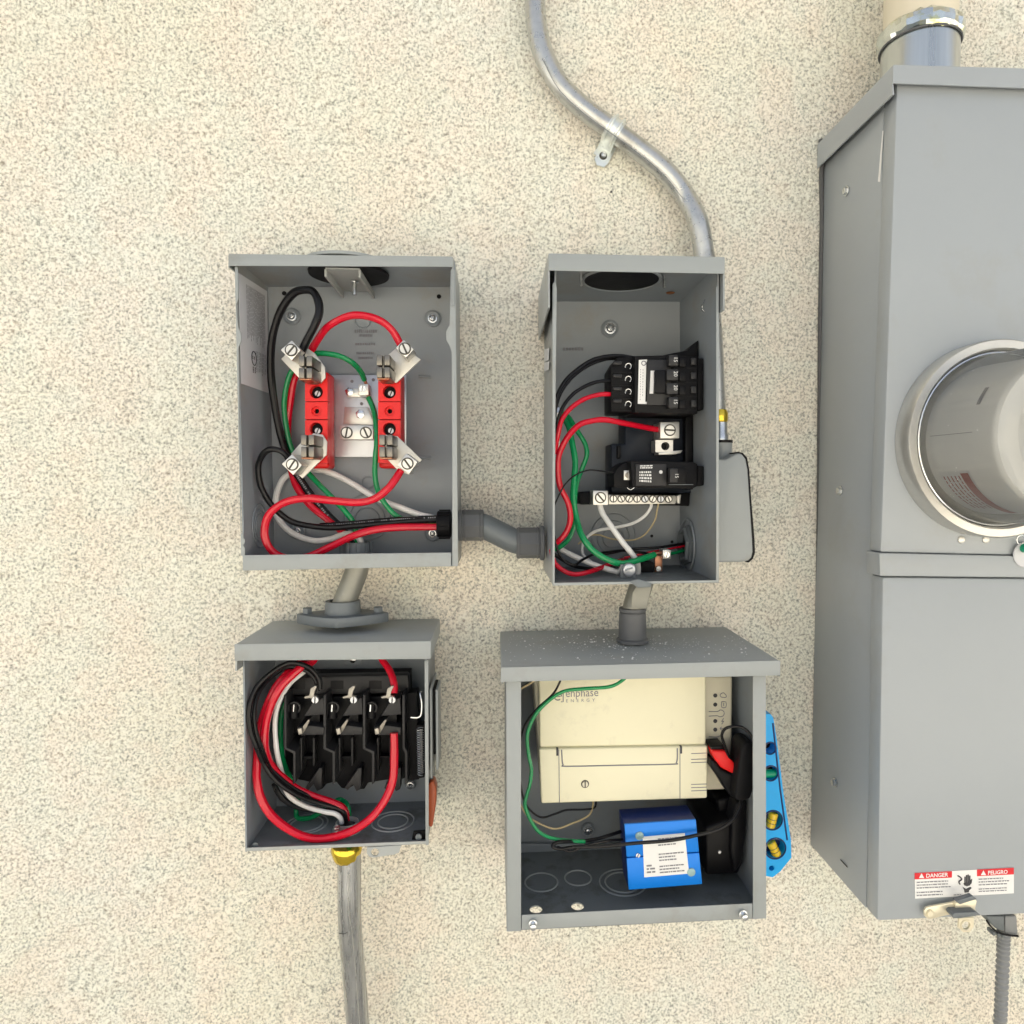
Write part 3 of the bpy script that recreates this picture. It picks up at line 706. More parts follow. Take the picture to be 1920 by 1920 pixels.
# =================================================================== BOX 3 : lower left
D3 = 0.1
T = thing("disconnect_switch", "open grey switch box at lower left with three black fuse bays", "switch box", P(628, 1590, .05))
B3 = T
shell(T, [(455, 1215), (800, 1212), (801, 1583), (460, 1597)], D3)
hood(T, [(440, 1208), (808, 1202), (807, 1235), (440, 1238)], .115, .026, M_GREYD, fl_right=.016)
part("hood_front_lip", MB().prism([(439.5, 1208), (808, 1202), (807, 1235.5), (440, 1239)], .1165, .1152, .0003), M_GREY, T)
part("side_lip", MB().prism([(796, 1240), (803, 1238), (804, 1584), (798, 1585)], .1015, .1002, .0002), M_GREY, T)
zf3 = P(630, 1590, D3).z + .0015
for (x, y, r) in ((575, 1545, .022), (575, 1545, .017), (737, 1540, .0225), (737, 1540, .016)): ko_z(T, x, y, zf3 + .0004, r)
part("bottom_flange", MB().prism([(461, 1590), (800, 1577), (801, 1582), (461, 1596)], .1012, .1002), M_GREYD, T)
oc = Q([(688, 1589), (752, 1585), (748, 1599), (740, 1602), (700, 1608), (692, 1606), (688, 1600)], .1018)
part("padlock_tab", MB().holed(oc, [circ(703, 1598, 7.5, .1018, 14)], Vector((0, .0016, 0))), M_GREYD, T)
for (x, y) in ((480, 1584), (785, 1568)):
    part("cover_screw", MB().lathe(P(x, y, .095), NY, [(0, S(6, .1)), (.002, S(6, .1)), (.002, S(3, .1))], 12), M_HUB, T)
part("corner_bracket", MB().prism([(775, 1560), (797, 1558), (798, 1580), (771, 1582)], .093, .090), M_BLKM, T)
back_screw(T, 769, 1473, .012, 6, 9)
part("rivet_tab", MB().rect(645, 1232, 678, 1247, .0075, .006, .0004), M_GREYIN, T)
part("rivet", MB().lathe(P(662, 1237, .0076), NY, [(0, .004), (.0015, .0035), (.0025, .001)], 12), M_ZINC, T)

T = thing("fuse_block", "black three bay fuse switch mounted inside the lower left box", "fuse block", P(655, 1475, .03))
part("block_back", MB().prism([(530, 1265), (768, 1262), (772, 1452), (745, 1466), (740, 1478), (730, 1478), (728, 1462), (690, 1468), (683, 1480), (672, 1480), (668, 1470), (652, 1480), (640, 1478), (630, 1466), (612, 1470), (604, 1480), (592, 1480), (588, 1468), (560, 1462), (535, 1446)], .03, .008, .001), M_BLKM, T)
part("block_header", MB().prism([(545, 1270), (765, 1265), (768, 1300), (532, 1304)], .045, .0302, .002), M_BLK2, T)
for i, x in enumerate((532, 606, 680, 754)):
    e_ = 22 if i < 3 else 10
    part("barrier", MB().prism([(x, 1303), (x + 5, 1303), (x + 5, 1402), (x + e_, 1409), (x + e_, 1468), (x + e_ - 5, 1472), (x + e_ - 5, 1413), (x, 1405)], .07, .0303, .0008), M_BLK2, T)
    if i < 3: part("barrier_foot", MB().prism([(x + 58, 1452), (x + 66, 1440), (x + 72, 1440), (x + 70, 1480), (x + 62, 1484), (x + 56, 1470), (x + 46, 1482), (x + 40, 1478)], .045, .0303, .0006), M_BLK2, T)
for i, x in enumerate((578, 650, 722)):
    # rotor cradle, front cap, wedge
    part("fuse_bay_floor", MB().prism([(x - 42, 1306), (x + 24, 1306), (x + 26, 1372), (x - 40, 1376)], .042, .0303, .001), M_BLKP, T)
    part("terminal_shelf", MB().prism([(x + 8, 1317), (x + 28, 1308), (x + 30, 1340), (x - 8, 1343)], .07, .0422, .001), M_BLK2, T)
    part("rotor_collar", MB().ring(P(x - 26, 1327, .062), NY, S(10, .06), .0012, 20, 6), M_BLK2, T)
    part("bay_rib", MB().rect(x - 16, 1384, x - 12, 1446, .05, .0303, .0006), M_BLK2, T)
    part("bay_rib", MB().rect(x + 8, 1384, x + 12, 1436, .044, .0303, .0006), M_BLK2, T)
    part("bay_bridge", MB().rect(x - 12, 1418, x + 8, 1424, .042, .0303, .0006), M_BLKM, T)
    part("header_pocket", MB().rect(x - 30, 1276, x - 6, 1292, .0455, .0452), M_BLKP, T)
    part("rotor_shaft", MB().tube([P(x - 26, 1318, .06), P(x - 26, 1345, .06)], S(9, .06), 12, 1), M_BLKP, T)
    part("rotor_glint", MB().tube([P(x - 27, 1321, .0675), P(x - 28, 1334, .0675)], S(1.5, .06), 8, 2), M_ZINC, T)  # bright sliver laid on the shaft as its glint
    part("lower_lip", MB().prism([(x - 22, 1364), (x + 2, 1360), (x + 30, 1364), (x + 29, 1378), (x - 14, 1379)], .072, .0423, .001), M_BLK2, T)
    part("cradle_web", MB().prism([(x + 8, 1338), (x + 22, 1336), (x + 22, 1360), (x - 4, 1362)], .06, .0423, .0008), M_BLKP, T)
    cl = part("upper_clip", MB().prism([(x - 8, 1307), (x + 2, 1304), (x + 4, 1292), (x + 12, 1286), (x + 16, 1287), (x + 12, 1296), (x + 10, 1304), (x + 18, 1306), (x + 14, 1312), (x + 2, 1309), (x - 6, 1310)], .075, .0705, .0003), M_DULL, T)
    part("clip_screw", MB().screw(P(x + 14, 1311, .0752), NY, S(6.5, .075), .7, .003), M_STEEL, T)
    part("lower_clip", MB().prism([(x - 20, 1367), (x - 13, 1365), (x - 11, 1376), (x - 18, 1378)], .078, .0722, .0003), M_DULL, T)
    part("lower_clip_blade", MB().prism([(x - 10, 1362), (x, 1349), (x + 3, 1350), (x - 3, 1364), (x - 9, 1374), (x - 12, 1372)], .076, .0722, .0002), M_JAW, T)
part("mechanism_housing", MB().prism([(757, 1300), (782, 1298), (786, 1462), (760, 1464)], .05, .0303, .001), M_BLKM, T)
part("mechanism_slot", MB().prism([(781, 1360), (796, 1360), (796, 1458), (785, 1460)], .055, .040, .0006), M_BLKP, T)
sp = []
for k in range(160):
    a = k * 2 * math.pi / 8; c = P(787, 1365, .062).lerp(P(789, 1452, .062), k / 159)
    sp.append(c + Vector((math.cos(a) * .0034, math.sin(a) * .0034, 0)))
part("return_spring", MB().tube(sp, .0005, 5, 1), M_GALV, T)
part("spring_hook", MB().tube([P(770, 1345, .065), P(784, 1345, .065), P(790, 1338, .065), P(791, 1318, .065), P(788, 1300, .062), P(791, 1296, .06)], S(2, .06), 7), M_ZINC, T)

T = thing("switch_handle", "rust orange lever with grey plate on the right of the lower left box", "handle", P(810, 1550, .07))
xr3 = P(801, 1400, D3).x + .0015
def xpl(T, name, pts, x, th, material, bev=.0003):
    return part(name, MB().extr([RX(px, py, x) for px, py in pts], Vector((th, 0, 0)), bev), material, T)
def xbox(name, x0, x1, y0, y1, z0, z1, material, T, bev=.0006):
    return part(name, MB().solid([(x, y, z) for x in (x0, x1) for y in (y0, y1) for z in (z0, z1)], [(0, 1, 3, 2), (4, 6, 7, 5), (0, 4, 5, 1), (2, 3, 7, 6), (0, 2, 6, 4), (1, 5, 7, 3)], bev), material, T)
za = P(805, 1285, .08).z; zb = P(805, 1450, .08).z
xbox("side_plate", xr3 + .0005, xr3 + .0025, -.092, -.03, zb, za, M_GREYD, T)
xbox("plate_flange", xr3 + .006, xr3 + .0085, -.086, -.05, zb + .006, za - .003, M_GREY, T)
xbox("pivot_block", xr3 + .0026, xr3 + .0059, -.08, -.045, zb + .02, za - .004, M_BLKM, T)
part("lever", MB().prism([(803, 1472), (808, 1465), (814, 1467), (818, 1480), (817, 1510), (813, 1535), (811, 1550), (806, 1552), (802, 1545), (800, 1520), (801, 1490)], .086, .070, .0022, 3), M_ORANGE, T)
part("lever_pin", MB().tube([P(809, 1455, .078), P(809, 1475, .078)], S(3, .078), 8, 1), M_HUB, T)

G3 = "wires in the lower left box"
wire("red_wire", [(592, 1225, .05), (585, 1240, .055), (560, 1254, .07), (527, 1287, .078), (508, 1320, .08), (498, 1355, .08), (495, 1392, .08), (501, 1420, .078), (512, 1442, .075), (532, 1462, .07), (560, 1482, .064), (595, 1497, .058), (628, 1508, .054), (645, 1518, .054), (652, 1545, .054)], 15, M_REDW, "red wire bowing down past the bays on their left, lower left box", G3)
wire("red_wire", [(580, 1225, .045), (566, 1240, .052), (540, 1262, .065), (517, 1290, .072), (500, 1325, .075), (489, 1360, .075), (484, 1400, .078), (481, 1435, .082), (482, 1462, .086), (490, 1497, .088), (510, 1530, .089), (545, 1556, .089), (582, 1571, .089), (620, 1571, .089), (662, 1557, .089), (695, 1534, .088), (722, 1500, .085), (736, 1462, .08), (740, 1417, .076), (739, 1374, .074)], 15, M_REDW, "red wire sweeping round the bottom of the lower left box in a large U", G3)
wire("red_wire", [(708, 1218, .04), (717, 1237, .05), (731, 1257, .06), (738, 1280, .068), (739, 1300, .072)], 13, M_REDW, "short red wire dropping onto the rightmost fuse bay clip", G3)
wire("black_wire", [(600, 1292, .07), (598, 1275, .07), (586, 1257, .07), (565, 1247, .07), (540, 1244, .074), (507, 1262, .082), (480, 1292, .09), (468, 1330, .096), (470, 1370, .096), (479, 1398, .095), (496, 1435, .087), (519, 1465, .085), (555, 1490, .076), (595, 1505, .064), (632, 1515, .057), (646, 1524, .057), (650, 1547, .057)], 9, M_BLKW, "outer black wire arching round the left of the lower left box", G3)
wire("black_wire", [(596, 1296, .068), (590, 1272, .068), (572, 1256, .068), (542, 1251, .068), (512, 1267, .068), (487, 1296, .08), (477, 1332, .088), (479, 1370, .09), (489, 1402, .088), (505, 1436, .08), (528, 1462, .076), (560, 1484, .068), (598, 1500, .058), (630, 1512, .052), (648, 1522, .05), (655, 1545, .05)], 8, M_BLKW, "inner black wire arching just inside the outer black one, lower left box", G3)
wire("black_wire", [(514, 1470, .06), (520, 1485, .058), (535, 1502, .056), (560, 1514, .054), (600, 1519, .056), (632, 1524, .057), (645, 1546, .056)], 10, M_BLKW, "short black wire low beside the bushing, under the black arch", G3)
wire("white_wire", [(588, 1235, .045), (574, 1256, .055), (543, 1283, .065), (524, 1316, .068), (516, 1350, .07), (517, 1395, .07), (523, 1426, .066), (531, 1455, .058), (540, 1490, .06), (570, 1511, .058), (607, 1522, .062), (628, 1526, .064), (639, 1534, .064), (641, 1550, .062)], 9, M_WHTW, "white wire following the red bow in the lower left box", G3)
wire("green_wire", [(548, 1290, .04), (530, 1330, .045), (526, 1370, .05), (529, 1417, .05), (540, 1448, .045), (560, 1490, .035), (555, 1520, .035), (560, 1534, .04), (580, 1534, .045), (600, 1524, .045), (625, 1505, .04), (640, 1500, .035), (652, 1514, .045), (655, 1550, .05)], 9, M_GRNW, "green wire dipping to the floor of the lower left box", G3)
T = thing("steel_bushing", "zinc bushing standing in the floor of the lower left box", "bushing", RZ(651, 1551, zf3))
cb = RZ(651, 1551, zf3 + .003)
part("bushing_ring", MB().lathe(cb - Vector((0, 0, .003)), (0, 0, 1), [(0, S(26, .05)), (.003, S(26, .05)), (.004, S(21, .05)), (.009, S(20.5, .05)), (.0095, S(19, .05)), (.0088, S(19, .05)), (.001, S(19, .05))], 28), M_STRAP, T)
part("bushing_mouth", MB().lathe(cb + Vector((0, 0, .002)), (0, 0, 1), [(0, S(15, .05)), (.0005, S(15, .05))], 20), M_BLKP, T)
part("locknut_lug", MB().rect(627, 1553, 636, 1558, -cb.y + .018, -cb.y + .012), M_ZINC, T)

# conduit below box 3
T = thing("lower_conduit", "galvanised conduit running down from the lower left box", "conduit", P(655, 1900, .04))
dz_ = -cb.y
def cpt(x, y): return P(x, y, dz_)
part("conduit_pipe", MB().tube([cpt(655, 1585), cpt(655, 1640), cpt(655, 1690), P(657, 1750, dz_ - .004), P(662, 1810, dz_ - .01), P(668, 1880, dz_ - .014), P(672, 1940, dz_ - .015), P(674, 2010, dz_ - .015)], S(21, .05), 24), M_GALVS, T)
for dx_, dd_ in ((-11, .0112), (-15, .0086), (3, .0128)):
    part("conduit_streak", MB().tube([cpt(655 + dx_, 1625) + NY * dd_, cpt(655 + dx_, 1690) + NY * dd_, P(657 + dx_, 1750, dz_ - .004 + dd_), P(662 + dx_, 1810, dz_ - .01 + dd_), P(668 + dx_, 1880, dz_ - .014 + dd_), P(672 + dx_, 1940, dz_ - .015 + dd_)], .0006, 5), M_GALV, T)  # thin lines added along the pipe for its reflection streaks
top = cpt(650, 1591); 
part("compression_connector", MB().lathe(Vector((top.x, top.y, P(650, 1583, dz_).z)), (0, 0, -1), [(0, S(26, .05)), (.003, S(28, .05)), (.006, S(28.5, .05)), (.009, S(27, .05)), (.0095, S(25.5, .05)), (.013, S(25, .05)), (.0165, S(22, .05)), (.017, S(20.5, .05))], 12), M_GOLD, T)
part("pencil_mark", MB().tube([P(636, 1750, dz_ + .0065), P(645, 1751, dz_ + .0128), P(651, 1748, dz_ + .0133)], .0005, 5, 2), M_INK, T)

# =================================================================== BOX 2 : upper right
D2 = 0.14
T = thing("breaker_box", "tall narrow open grey box at upper right holding two black breakers", "electrical box", P(1190, 1095, .07))
B2 = T
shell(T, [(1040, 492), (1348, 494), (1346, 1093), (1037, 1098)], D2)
hood(T, [(1028, 474), (1360, 481), (1359, 513), (1031, 507)], .15, .05, fl_right=.05)
for nm, pp in (("side_lip", [(1036, 533), (1041, 526), (1044, 540), (1041, 800), (1040, 1098), (1036, 1098)]), ("side_lip", [(1343, 538), (1348, 536), (1348, 1093), (1343, 1092)])):
    part(nm, MB().prism(pp, D2 + .0015, D2 + .0003, .0002), M_GREY, T)
part("bottom_edge", MB().prism([(1040, 1093), (1343, 1088), (1343, 1092), (1040, 1098)], D2 + .0014, D2 + .0002), M_GREY, T)
zt2 = P(1190, 493, D2).z
c = Vector((P(1166, 505, .1).x, -.098, zt2 - .0035))
part("hub_opening", MB().lathe(c, (0, 0, 1), [(-.001, .0375), (.001, .0375)], 36), M_BLKM, T)
part("hub_rim", MB().ring(c, (0, 0, 1), .039, .0018), M_GREYIN, T)
for x, y in ((1090, 522), (1246, 525)):
    b0 = RZ(x, y - 8, zt2 - .003)
    part("hub_bolt", MB().cyl(b0, b0 - Vector((0, 0, .012)), .0017, seg=8), M_ZINC, T)
part("rust_spot", MB().lathe(RZ(1257, 549, zt2 - .0018), (0, 0, -1), [(0, .005), (.0008, .004)], 12), M_RUST, T)
back_screw(T, 1144, 616, r=9, ringr=16)
xR = P(1347, 800, D2).x - .0018
xbox("key_slot", xR - .0004, xR + .0004, -.132, -.124, P(1345, 590, .13).z, P(1345, 560, .13).z, M_BLKM, T, 0)
part("slot_hook", MB().tube([RX(1322, 562, xR - .001), RX(1316, 578, xR - .002), RX(1322, 586, xR - .001)], .0008, 6), M_ZINC, T)
xLo = P(1039, 800, D2).x - .0003
for (y0, y1) in ((655, 675), (680, 693)):
    part("side_window", MB().extr([RX(1021, y0, xLo - .001), RX(1030, y0 - 2, xLo - .001), RX(1029, y1, xLo - .001), RX(1021, y1 + 3, xLo - .001)], Vector((-.0004, 0, 0))), M_PAPERG, T)
b = MB(); b.greek(Q([(1056, 651), (1094, 651), (1094, 658), (1056, 658)], .0072), 1, 4, .8, .08, .14, .05, ragged=.02)
part("stamped_print", b, M_INKG, T)
for (x, y, r) in ((1150, 1005, 42), (1150, 1007, 31), (1150, 1008, 20)): ko_back(T, x, y, r)
for (x, y) in ((1222, 1005), (1260, 1016)): part("pilot_hole", MB().lathe(P(x, y, .0062), NY, [(0, .0018), (.0003, .0018)], 10), M_BLKM, T)

for (y_, c_) in ((775, M_ZINC), (828, M_ALU)):
    part("wall_locknut", MB().lathe(P(1043, y_, .07), (1, 0, 0), [(0, .008), (.003, .008), (.0035, .0065)], 8), c_, T)
T = thing("bus_assembly", "dark plastic bus base behind the breakers in the upper right box", "bus base", P(1240, 925, .03))
part("base_tray", MB().prism([(1146, 832), (1172, 832), (1172, 768), (1180, 668), (1285, 664), (1296, 650), (1308, 640), (1309, 925), (1146, 925)], .05, .008, .002), M_NAVYP, T)
part("base_rail", MB().rect(1285, 775, 1300, 918, .062, .0503, .001), M_BLKP, T)
part("base_wall", MB().rect(1158, 835, 1164, 860, .058, .0503, .001), M_BLKP, T)
part("bus_stab", MB().prism([(1258, 846), (1280, 844), (1276, 850), (1258, 851)], .066, .0503, .0002), M_ALU, T)
part("bus_tab", MB().rect(1240, 770, 1272, 778, .075, .0503, .0004), M_BRASSW, T)

def lug2(x0, y0, x1, y1, label, hole):
    T = thing("bus_lug", label, "lug", P((x0 + x1) / 2, y1, .06), "square lugs on the bus between the breakers")
    df = .083
    if hole:
        part("lug_body", MB().holed(Q([(x0, y0), (x1, y0), (x1, y1), (x0, y1)], df - .008), [circ((x0 + x1) / 2 + 2, (y0 + y1) / 2, 8, df - .008, 18)], Vector((0, .02, 0))), M_ALU, T)
        part("lug_bore", MB().lathe(P((x0 + x1) / 2 + 2, (y0 + y1) / 2, .06), NY, [(0, S(9, .06)), (.002, S(9, .06))], 14), M_BLKP, T)
        part("lug_foot", MB().prism([(x0 + 6, y1 + .5), (x1 + 12, y1 - 1), (x1 + 6, y1 + 4), (x0 + 6, y1 + 5)], .076, .056, .0003), M_ALU, T)
    else:
        part("lug_body", MB().rect(x0, y0, x1, y1, df, .0505, .0008), M_ALU, T)
        c = P((x0 + x1) / 2, (y0 + y1) / 2, df + .0002)
        part("lug_well", MB().lathe(c, NY, [(-.0002, S(11.4, df)), (.0002, S(11.4, df))], 22), M_INKD, T)
        part("lug_screw", MB().screw(c, NY, S(9.5, df), 2.3, .001), M_ALU, T)
lug2(1238, 791, 1274, 822, "silver lug clamping the thick red wire, above the empty one", False)
lug2(1229, 825, 1262, 848, "empty silver lug with a round black bore", True)

# --- four pole breaker
T = thing("quad_breaker", "upper black breaker block with white strip and four toggles", "circuit breaker", P(1235, 775, .08))
BF = .112
part("terminal_end", MB().prism([(1146, 690), (1152, 680), (1158, 670), (1192, 667), (1190, 773), (1146, 772)], BF - .016, .0508, .0012), M_BLKM, T)
part("breaker_case", MB().prism([(1190, 667), (1245, 666), (1308, 668), (1308, 776), (1190, 774)], BF - .004, .0508, .0012), M_BLKM, T)
part("rear_end", MB().prism([(1308, 671), (1319, 672), (1319, 768), (1308, 770)], BF - .012, .0509, .0012), M_BLKM, T)
part("raised_face", MB().rect(1214, 674, 1258, 760, BF, BF - .0038, .0012), M_BLK2, T)
part("white_strip", MB().prism([(1198, 675), (1213, 674), (1214, 676), (1222, 676), (1222, 678.5), (1212, 679), (1210, 753), (1222, 755), (1222, 758), (1196, 757)], BF - .0033, BF - .0039), M_PAPER, T)
b = MB(); b.ring(P(1207, 681, BF - .0031), NY, S(4, .11), .0005, 14, 5); b.greek(rot(Q([(1199, 692), (1208, 692), (1207, 752), (1198, 752)], BF - .0031)), 2, 5, .2, .02, .06, .04)
part("strip_print", b, M_INKG, T)
part("handle_index", MB().prism([(1220, 695), (1227, 695), (1225, 738), (1218, 738)], BF + .0004, BF + .0001), M_PAPER, T)
part("handle_tie", MB().rect(1228, 694, 1249, 737, BF + .006, BF + .0003, .0012), M_BLKP, T)
for i, (y, t) in enumerate(((674, "15"), (701, "20"), (727, "20"), (753, "15"))):
    part("pole_slot", MB().rect(1274, y - 2, 1286, y + 13, BF - .0008, BF - .0038, .0003), M_BLKP, T)
    h = part("toggle", MB().rect(1250 if i in (1, 2) else 1254, y - 9, 1272, y + 12, BF + .008, BF - .0037, .0012), M_BLK2, T)
    hc = P(1267, y + 1.5, BF + .0083)
    part("rating_number", MB().text(t, hc + Vector((-.0018, 0, .0035)), (0, 0, -1), (1, 0, 0), .0054), M_INKW, h)
    part("rear_rib", MB().rect(1296, y - 3, 1306, y + 10, BF - .001, BF - .0039, .0006), M_BLK2, T)
    part("case_groove", MB().rect(1289, y + 15, 1307, y + 16.5, BF - .0036, BF - .0042), M_BLKP, T)
    part("screw_pocket", MB().rect(1163, y + 3, 1171, y + 12, BF - .0156, BF - .0165), M_BLKP, T)
for y in (687, 711, 735, 758):
    part("terminal_cheek", MB().rect(1150, y - 10, 1166, y - 3, BF - .012, BF - .0158, .0008), M_BLK2, T)
    part("pole_divider", MB().rect(1148, y + 11, 1190, y + 12.5, BF - .0145, BF - .0163), M_BLKP, T)
    m = MB(); c = P(1178, y, BF - .0155)
    m.tube([c + Vector((math.cos(a) * S(5.6, .1), 0, math.sin(a) * S(5.6, .1))) for a in [rad(-60 + 30 * k) for k in range(10)]], S(1.4, .1), 7, 2)
    part("terminal_screw", m, M_INKW if False else M_ZINC, T)
    part("screw_core", MB().lathe(c + Vector((0, .001, 0)), NY, [(0, S(3.2, .1)), (.001, S(3, .1))], 10), M_BLKP, T)
part("upper_fin", MB().prism([(1225, 670), (1262, 662), (1290, 657), (1297, 647), (1309, 638), (1309, 672)], BF - .03, .0509, .0004), M_BLKP, T)
# --- single breaker
T = thing("single_breaker", "lower black breaker with white print and one toggle", "circuit breaker", P(1230, 918, .08))
part("terminal_end", MB().prism([(1150, 890), (1160, 875), (1170, 868), (1192, 866), (1190, 914), (1152, 914)], BF - .018, .0508, .0012), M_BLKM, T)
part("breaker_case", MB().prism([(1182, 864), (1300, 866), (1308, 870), (1308, 912), (1296, 917), (1186, 914)], BF - .003, .0509, .0012), M_BLKM, T)
part("rear_end", MB().prism([(1308, 873), (1320, 874), (1320, 910), (1308, 912)], BF - .012, .0509, .0012), M_BLKM, T)
part("raised_face", MB().rect(1192, 870, 1250, 911, BF, BF - .0028, .0008), M_BLK2, T)
part("case_print", MB().greek(Q([(1200, 872), (1226, 871), (1223, 879), (1200, 879)], BF + .0003), 2, 3, .6, .1, .3, .04, ragged=.3).greek(Q([(1199, 883), (1224, 882), (1225, 906), (1199, 904)], BF + .0003), 4, 7, .62, .06, .2, .05, ragged=.1), M_INKW, T)
part("test_dot", MB().lathe(P(1239, 885, BF + .0001), NY, [(0, S(3.5, .11)), (.0005, S(3.2, .11))], 14), M_INKW, T)
part("toggle_slot", MB().rect(1252, 877, 1286, 906, BF - .0008, BF - .0029, .0004), M_BLKP, T)
h = part("toggle", MB().rect(1256, 878, 1271, 905, BF + .009, BF - .0008, .001), M_BLK2, T)
part("rating_number", MB().text("15", P(1266, 887, BF + .0093), (0, 0, -1), (1, 0, 0), .005), M_INKW, h)
part("case_groove", MB().rect(1254, 908, 1300, 909.2, BF - .0025, BF - .0031), M_HUB, T)
c = P(1178, 891, BF - .0178)
part("screw_plate", MB().rect(1170, 882, 1186, 900, BF - .0155, BF - .0178, .0003), M_ALU, T)
part("terminal_screw", MB().screw(P(1178, 891, BF - .0153), NY, S(6.5, .1), .7, .002), M_JAW, T)
part("wire_hook", MB().tube([P(1176, 914, .09), P(1182, 918, .09), P(1189, 914, .09)], S(1, .09), 6), M_ZINC, T)

# --- neutral bar
T = thing("neutral_bar", "long silver screw bar below the lower breaker", "terminal bar", P(1195, 948, .05))
part("bar_insulator", MB().prism([(1087, 924), (1112, 922), (1262, 926), (1294, 924), (1292, 949), (1262, 948), (1112, 946), (1088, 946)], .05, .008, .001), M_BLKM, T)
part("bar_body", MB().prism([(1141, 928), (1266, 929), (1271, 935), (1266, 945), (1141, 946)], .07, .0503, .0006), M_ALUW, T)
part("main_lug", MB().rect(1112, 920, 1140, 947, .076, .0503, .0006), M_ALU, T)
part("lug_well", MB().lathe(P(1126, 933, .0762), NY, [(-.0002, S(10.9, .076)), (.0002, S(10.9, .076))], 22), M_INKD, T)
part("lug_screw", MB().screw(P(1126, 933, .0761), NY, S(9, .076), 1.5, .001), M_ALU, T)
for k in range(8):
    x = 1150 + k * 14.8
    part("bar_well", MB().lathe(P(x, 935 + k * .1, .0702), NY, [(-.0002, S(7.5, .07)), (.0002, S(7.5, .07))], 22), M_INKD, T)
    part("bar_screw", MB().screw(P(x, 935 + k * .1, .0701 if k not in (4, 6) else .0708), NY, S(5.8, .07), .8 + .5 * math.sin(k * 2.1), .0009), M_ALU if k not in (4, 6) else M_STEEL, T)
part("end_clip", MB().prism([(1269, 929), (1277, 927), (1275, 944), (1271, 944)], .066, .0503, .0003), M_ALU, T)

G2 = "wires in the upper right box"
wire("black_wire", [(1190, 672, .085), (1165, 668, .087), (1140, 668, .09), (1112, 675, .095), (1086, 690, .1), (1063, 712, .105), (1048, 737, .11), (1040, 760, .11), (1036, 790, .1)], 8, M_BLKW, "upper black wire of the pair arching left from the upper breaker", G2)
wire("black_wire", [(1175, 676, .08), (1150, 673, .085), (1125, 676, .09), (1098, 688, .095), (1074, 708, .1), (1055, 733, .105), (1044, 760, .11), (1036, 800, .1)], 6, M_BLKW, "thin black wire just under the topmost arch from the upper breaker", G2)
wire("black_wire", [(1156, 715, .09), (1130, 715, .092), (1105, 721, .095), (1078, 737, .1), (1057, 760, .105), (1046, 790, .105), (1040, 830, .1)], 7, M_BLKW, "black wire entering the second terminal of the upper breaker", G2)
wire("red_wire", [(1154, 739, .09), (1125, 740, .094), (1095, 749, .1), (1070, 766, .105), (1054, 788, .108), (1046, 815, .108), (1040, 850, .1)], 9, M_REDW, "thinner red wire entering the upper breaker", G2)
wire("red_wire", [(1242, 807, .07), (1215, 802, .075), (1172, 793, .085), (1135, 788, .092), (1108, 789, .097), (1085, 798, .1), (1064, 820, .103), (1050, 850, .103), (1046, 880, .1), (1051, 912, .098), (1064, 942, .095), (1069, 970, .093), (1063, 995, .092), (1050, 1013, .09), (1036, 1022, .085)], 11, M_REDW, "thick red wire from the bus lug curving down the left side", G2)
wire("green_wire", [(1052, 775, .06), (1066, 800, .07), (1074, 835, .078), (1079, 867, .08), (1076, 900, .082), (1075, 938, .084), (1081, 975, .086), (1092, 1005, .098), (1112, 1032, .103), (1140, 1050, .105), (1167, 1056, .103), (1197, 1051, .096), (1227, 1040, .084)], 12, M_GRNW, "thick green wire sweeping to the small lug at the box floor", G2)
wire("green_wire", [(1046, 772, .05), (1065, 782, .055), (1083, 808, .06), (1097, 832, .062), (1100, 854, .063), (1091, 880, .063), (1081, 910, .063), (1077, 948, .063), (1077, 980, .064), (1067, 1008, .066), (1050, 1026, .068), (1036, 1030, .07)], 9, M_GRNW, "green wire twisted behind the thick green one at the left side", G2)
wire("red_wire", [(1034, 1030, .1), (1040, 1055, .104), (1058, 1071, .108), (1080, 1076, .108), (1110, 1071, .098), (1145, 1058, .07), (1160, 1052, .05), (1175, 1048, .03)], 9, M_REDW, "red wire lying low along the floor of the upper right box", G2)
wire("white_wire", [(1124, 944, .066), (1129, 962, .07), (1145, 986, .078), (1167, 1017, .082), (1190, 1046, .084), (1196, 1065, .082), (1194, 1085, .075)], 11, M_WHTW, "thick white wire hanging from the neutral bar's big lug", G2)
wire("white_wire", [(1221, 943, .06), (1219, 953, .062), (1209, 968, .06), (1185, 982, .055), (1152, 990, .05), (1120, 995, .046), (1102, 1006, .043), (1092, 1022, .04), (1094, 1040, .04), (1110, 1055, .045)], 6, M_WHTW, "thin white wire hooked under the right half of the neutral bar", G2)
wire("tan_wire", [(1235, 943, .06), (1233, 955, .06), (1227, 976, .056), (1210, 1002, .05), (1185, 1013, .047), (1147, 1011, .044), (1122, 1003, .042), (1102, 1006, .04), (1084, 1020, .038)], 3, M_TANW, "fine tan wire drooping below the neutral bar", G2)
wire("white_wire", [(1036, 1020, .06), (1053, 1032, .066), (1095, 1051, .075), (1135, 1066, .083), (1160, 1073, .085)], 10, M_WHTW, "thick white wire slanting in low from the left nipple", G2)
wire("black_wire", [(1158, 888, .088), (1122, 882, .092), (1100, 883, .096), (1078, 892, .1), (1060, 908, .104), (1048, 928, .108), (1036, 955, .1)], 3, M_BLKW, "hair thin black wire leaving the lower breaker", G2)
wire("black_wire", [(1038, 1000, .09), (1046, 1030, .09), (1058, 1052, .09), (1076, 1060, .088), (1092, 1050, .08), (1112, 1040, .07), (1140, 1035, .06), (1172, 1032, .05), (1230, 1040, .045)], 5, M_BLKW, "thin black wire crossing low behind the thick green one", G2)
wire("green_wire", [(1225, 1044, .05), (1250, 1040, .046), (1275, 1034, .04), (1300, 1026, .03)], 6, M_GRNW, "short green wire entering the round hole at lower right", G2)
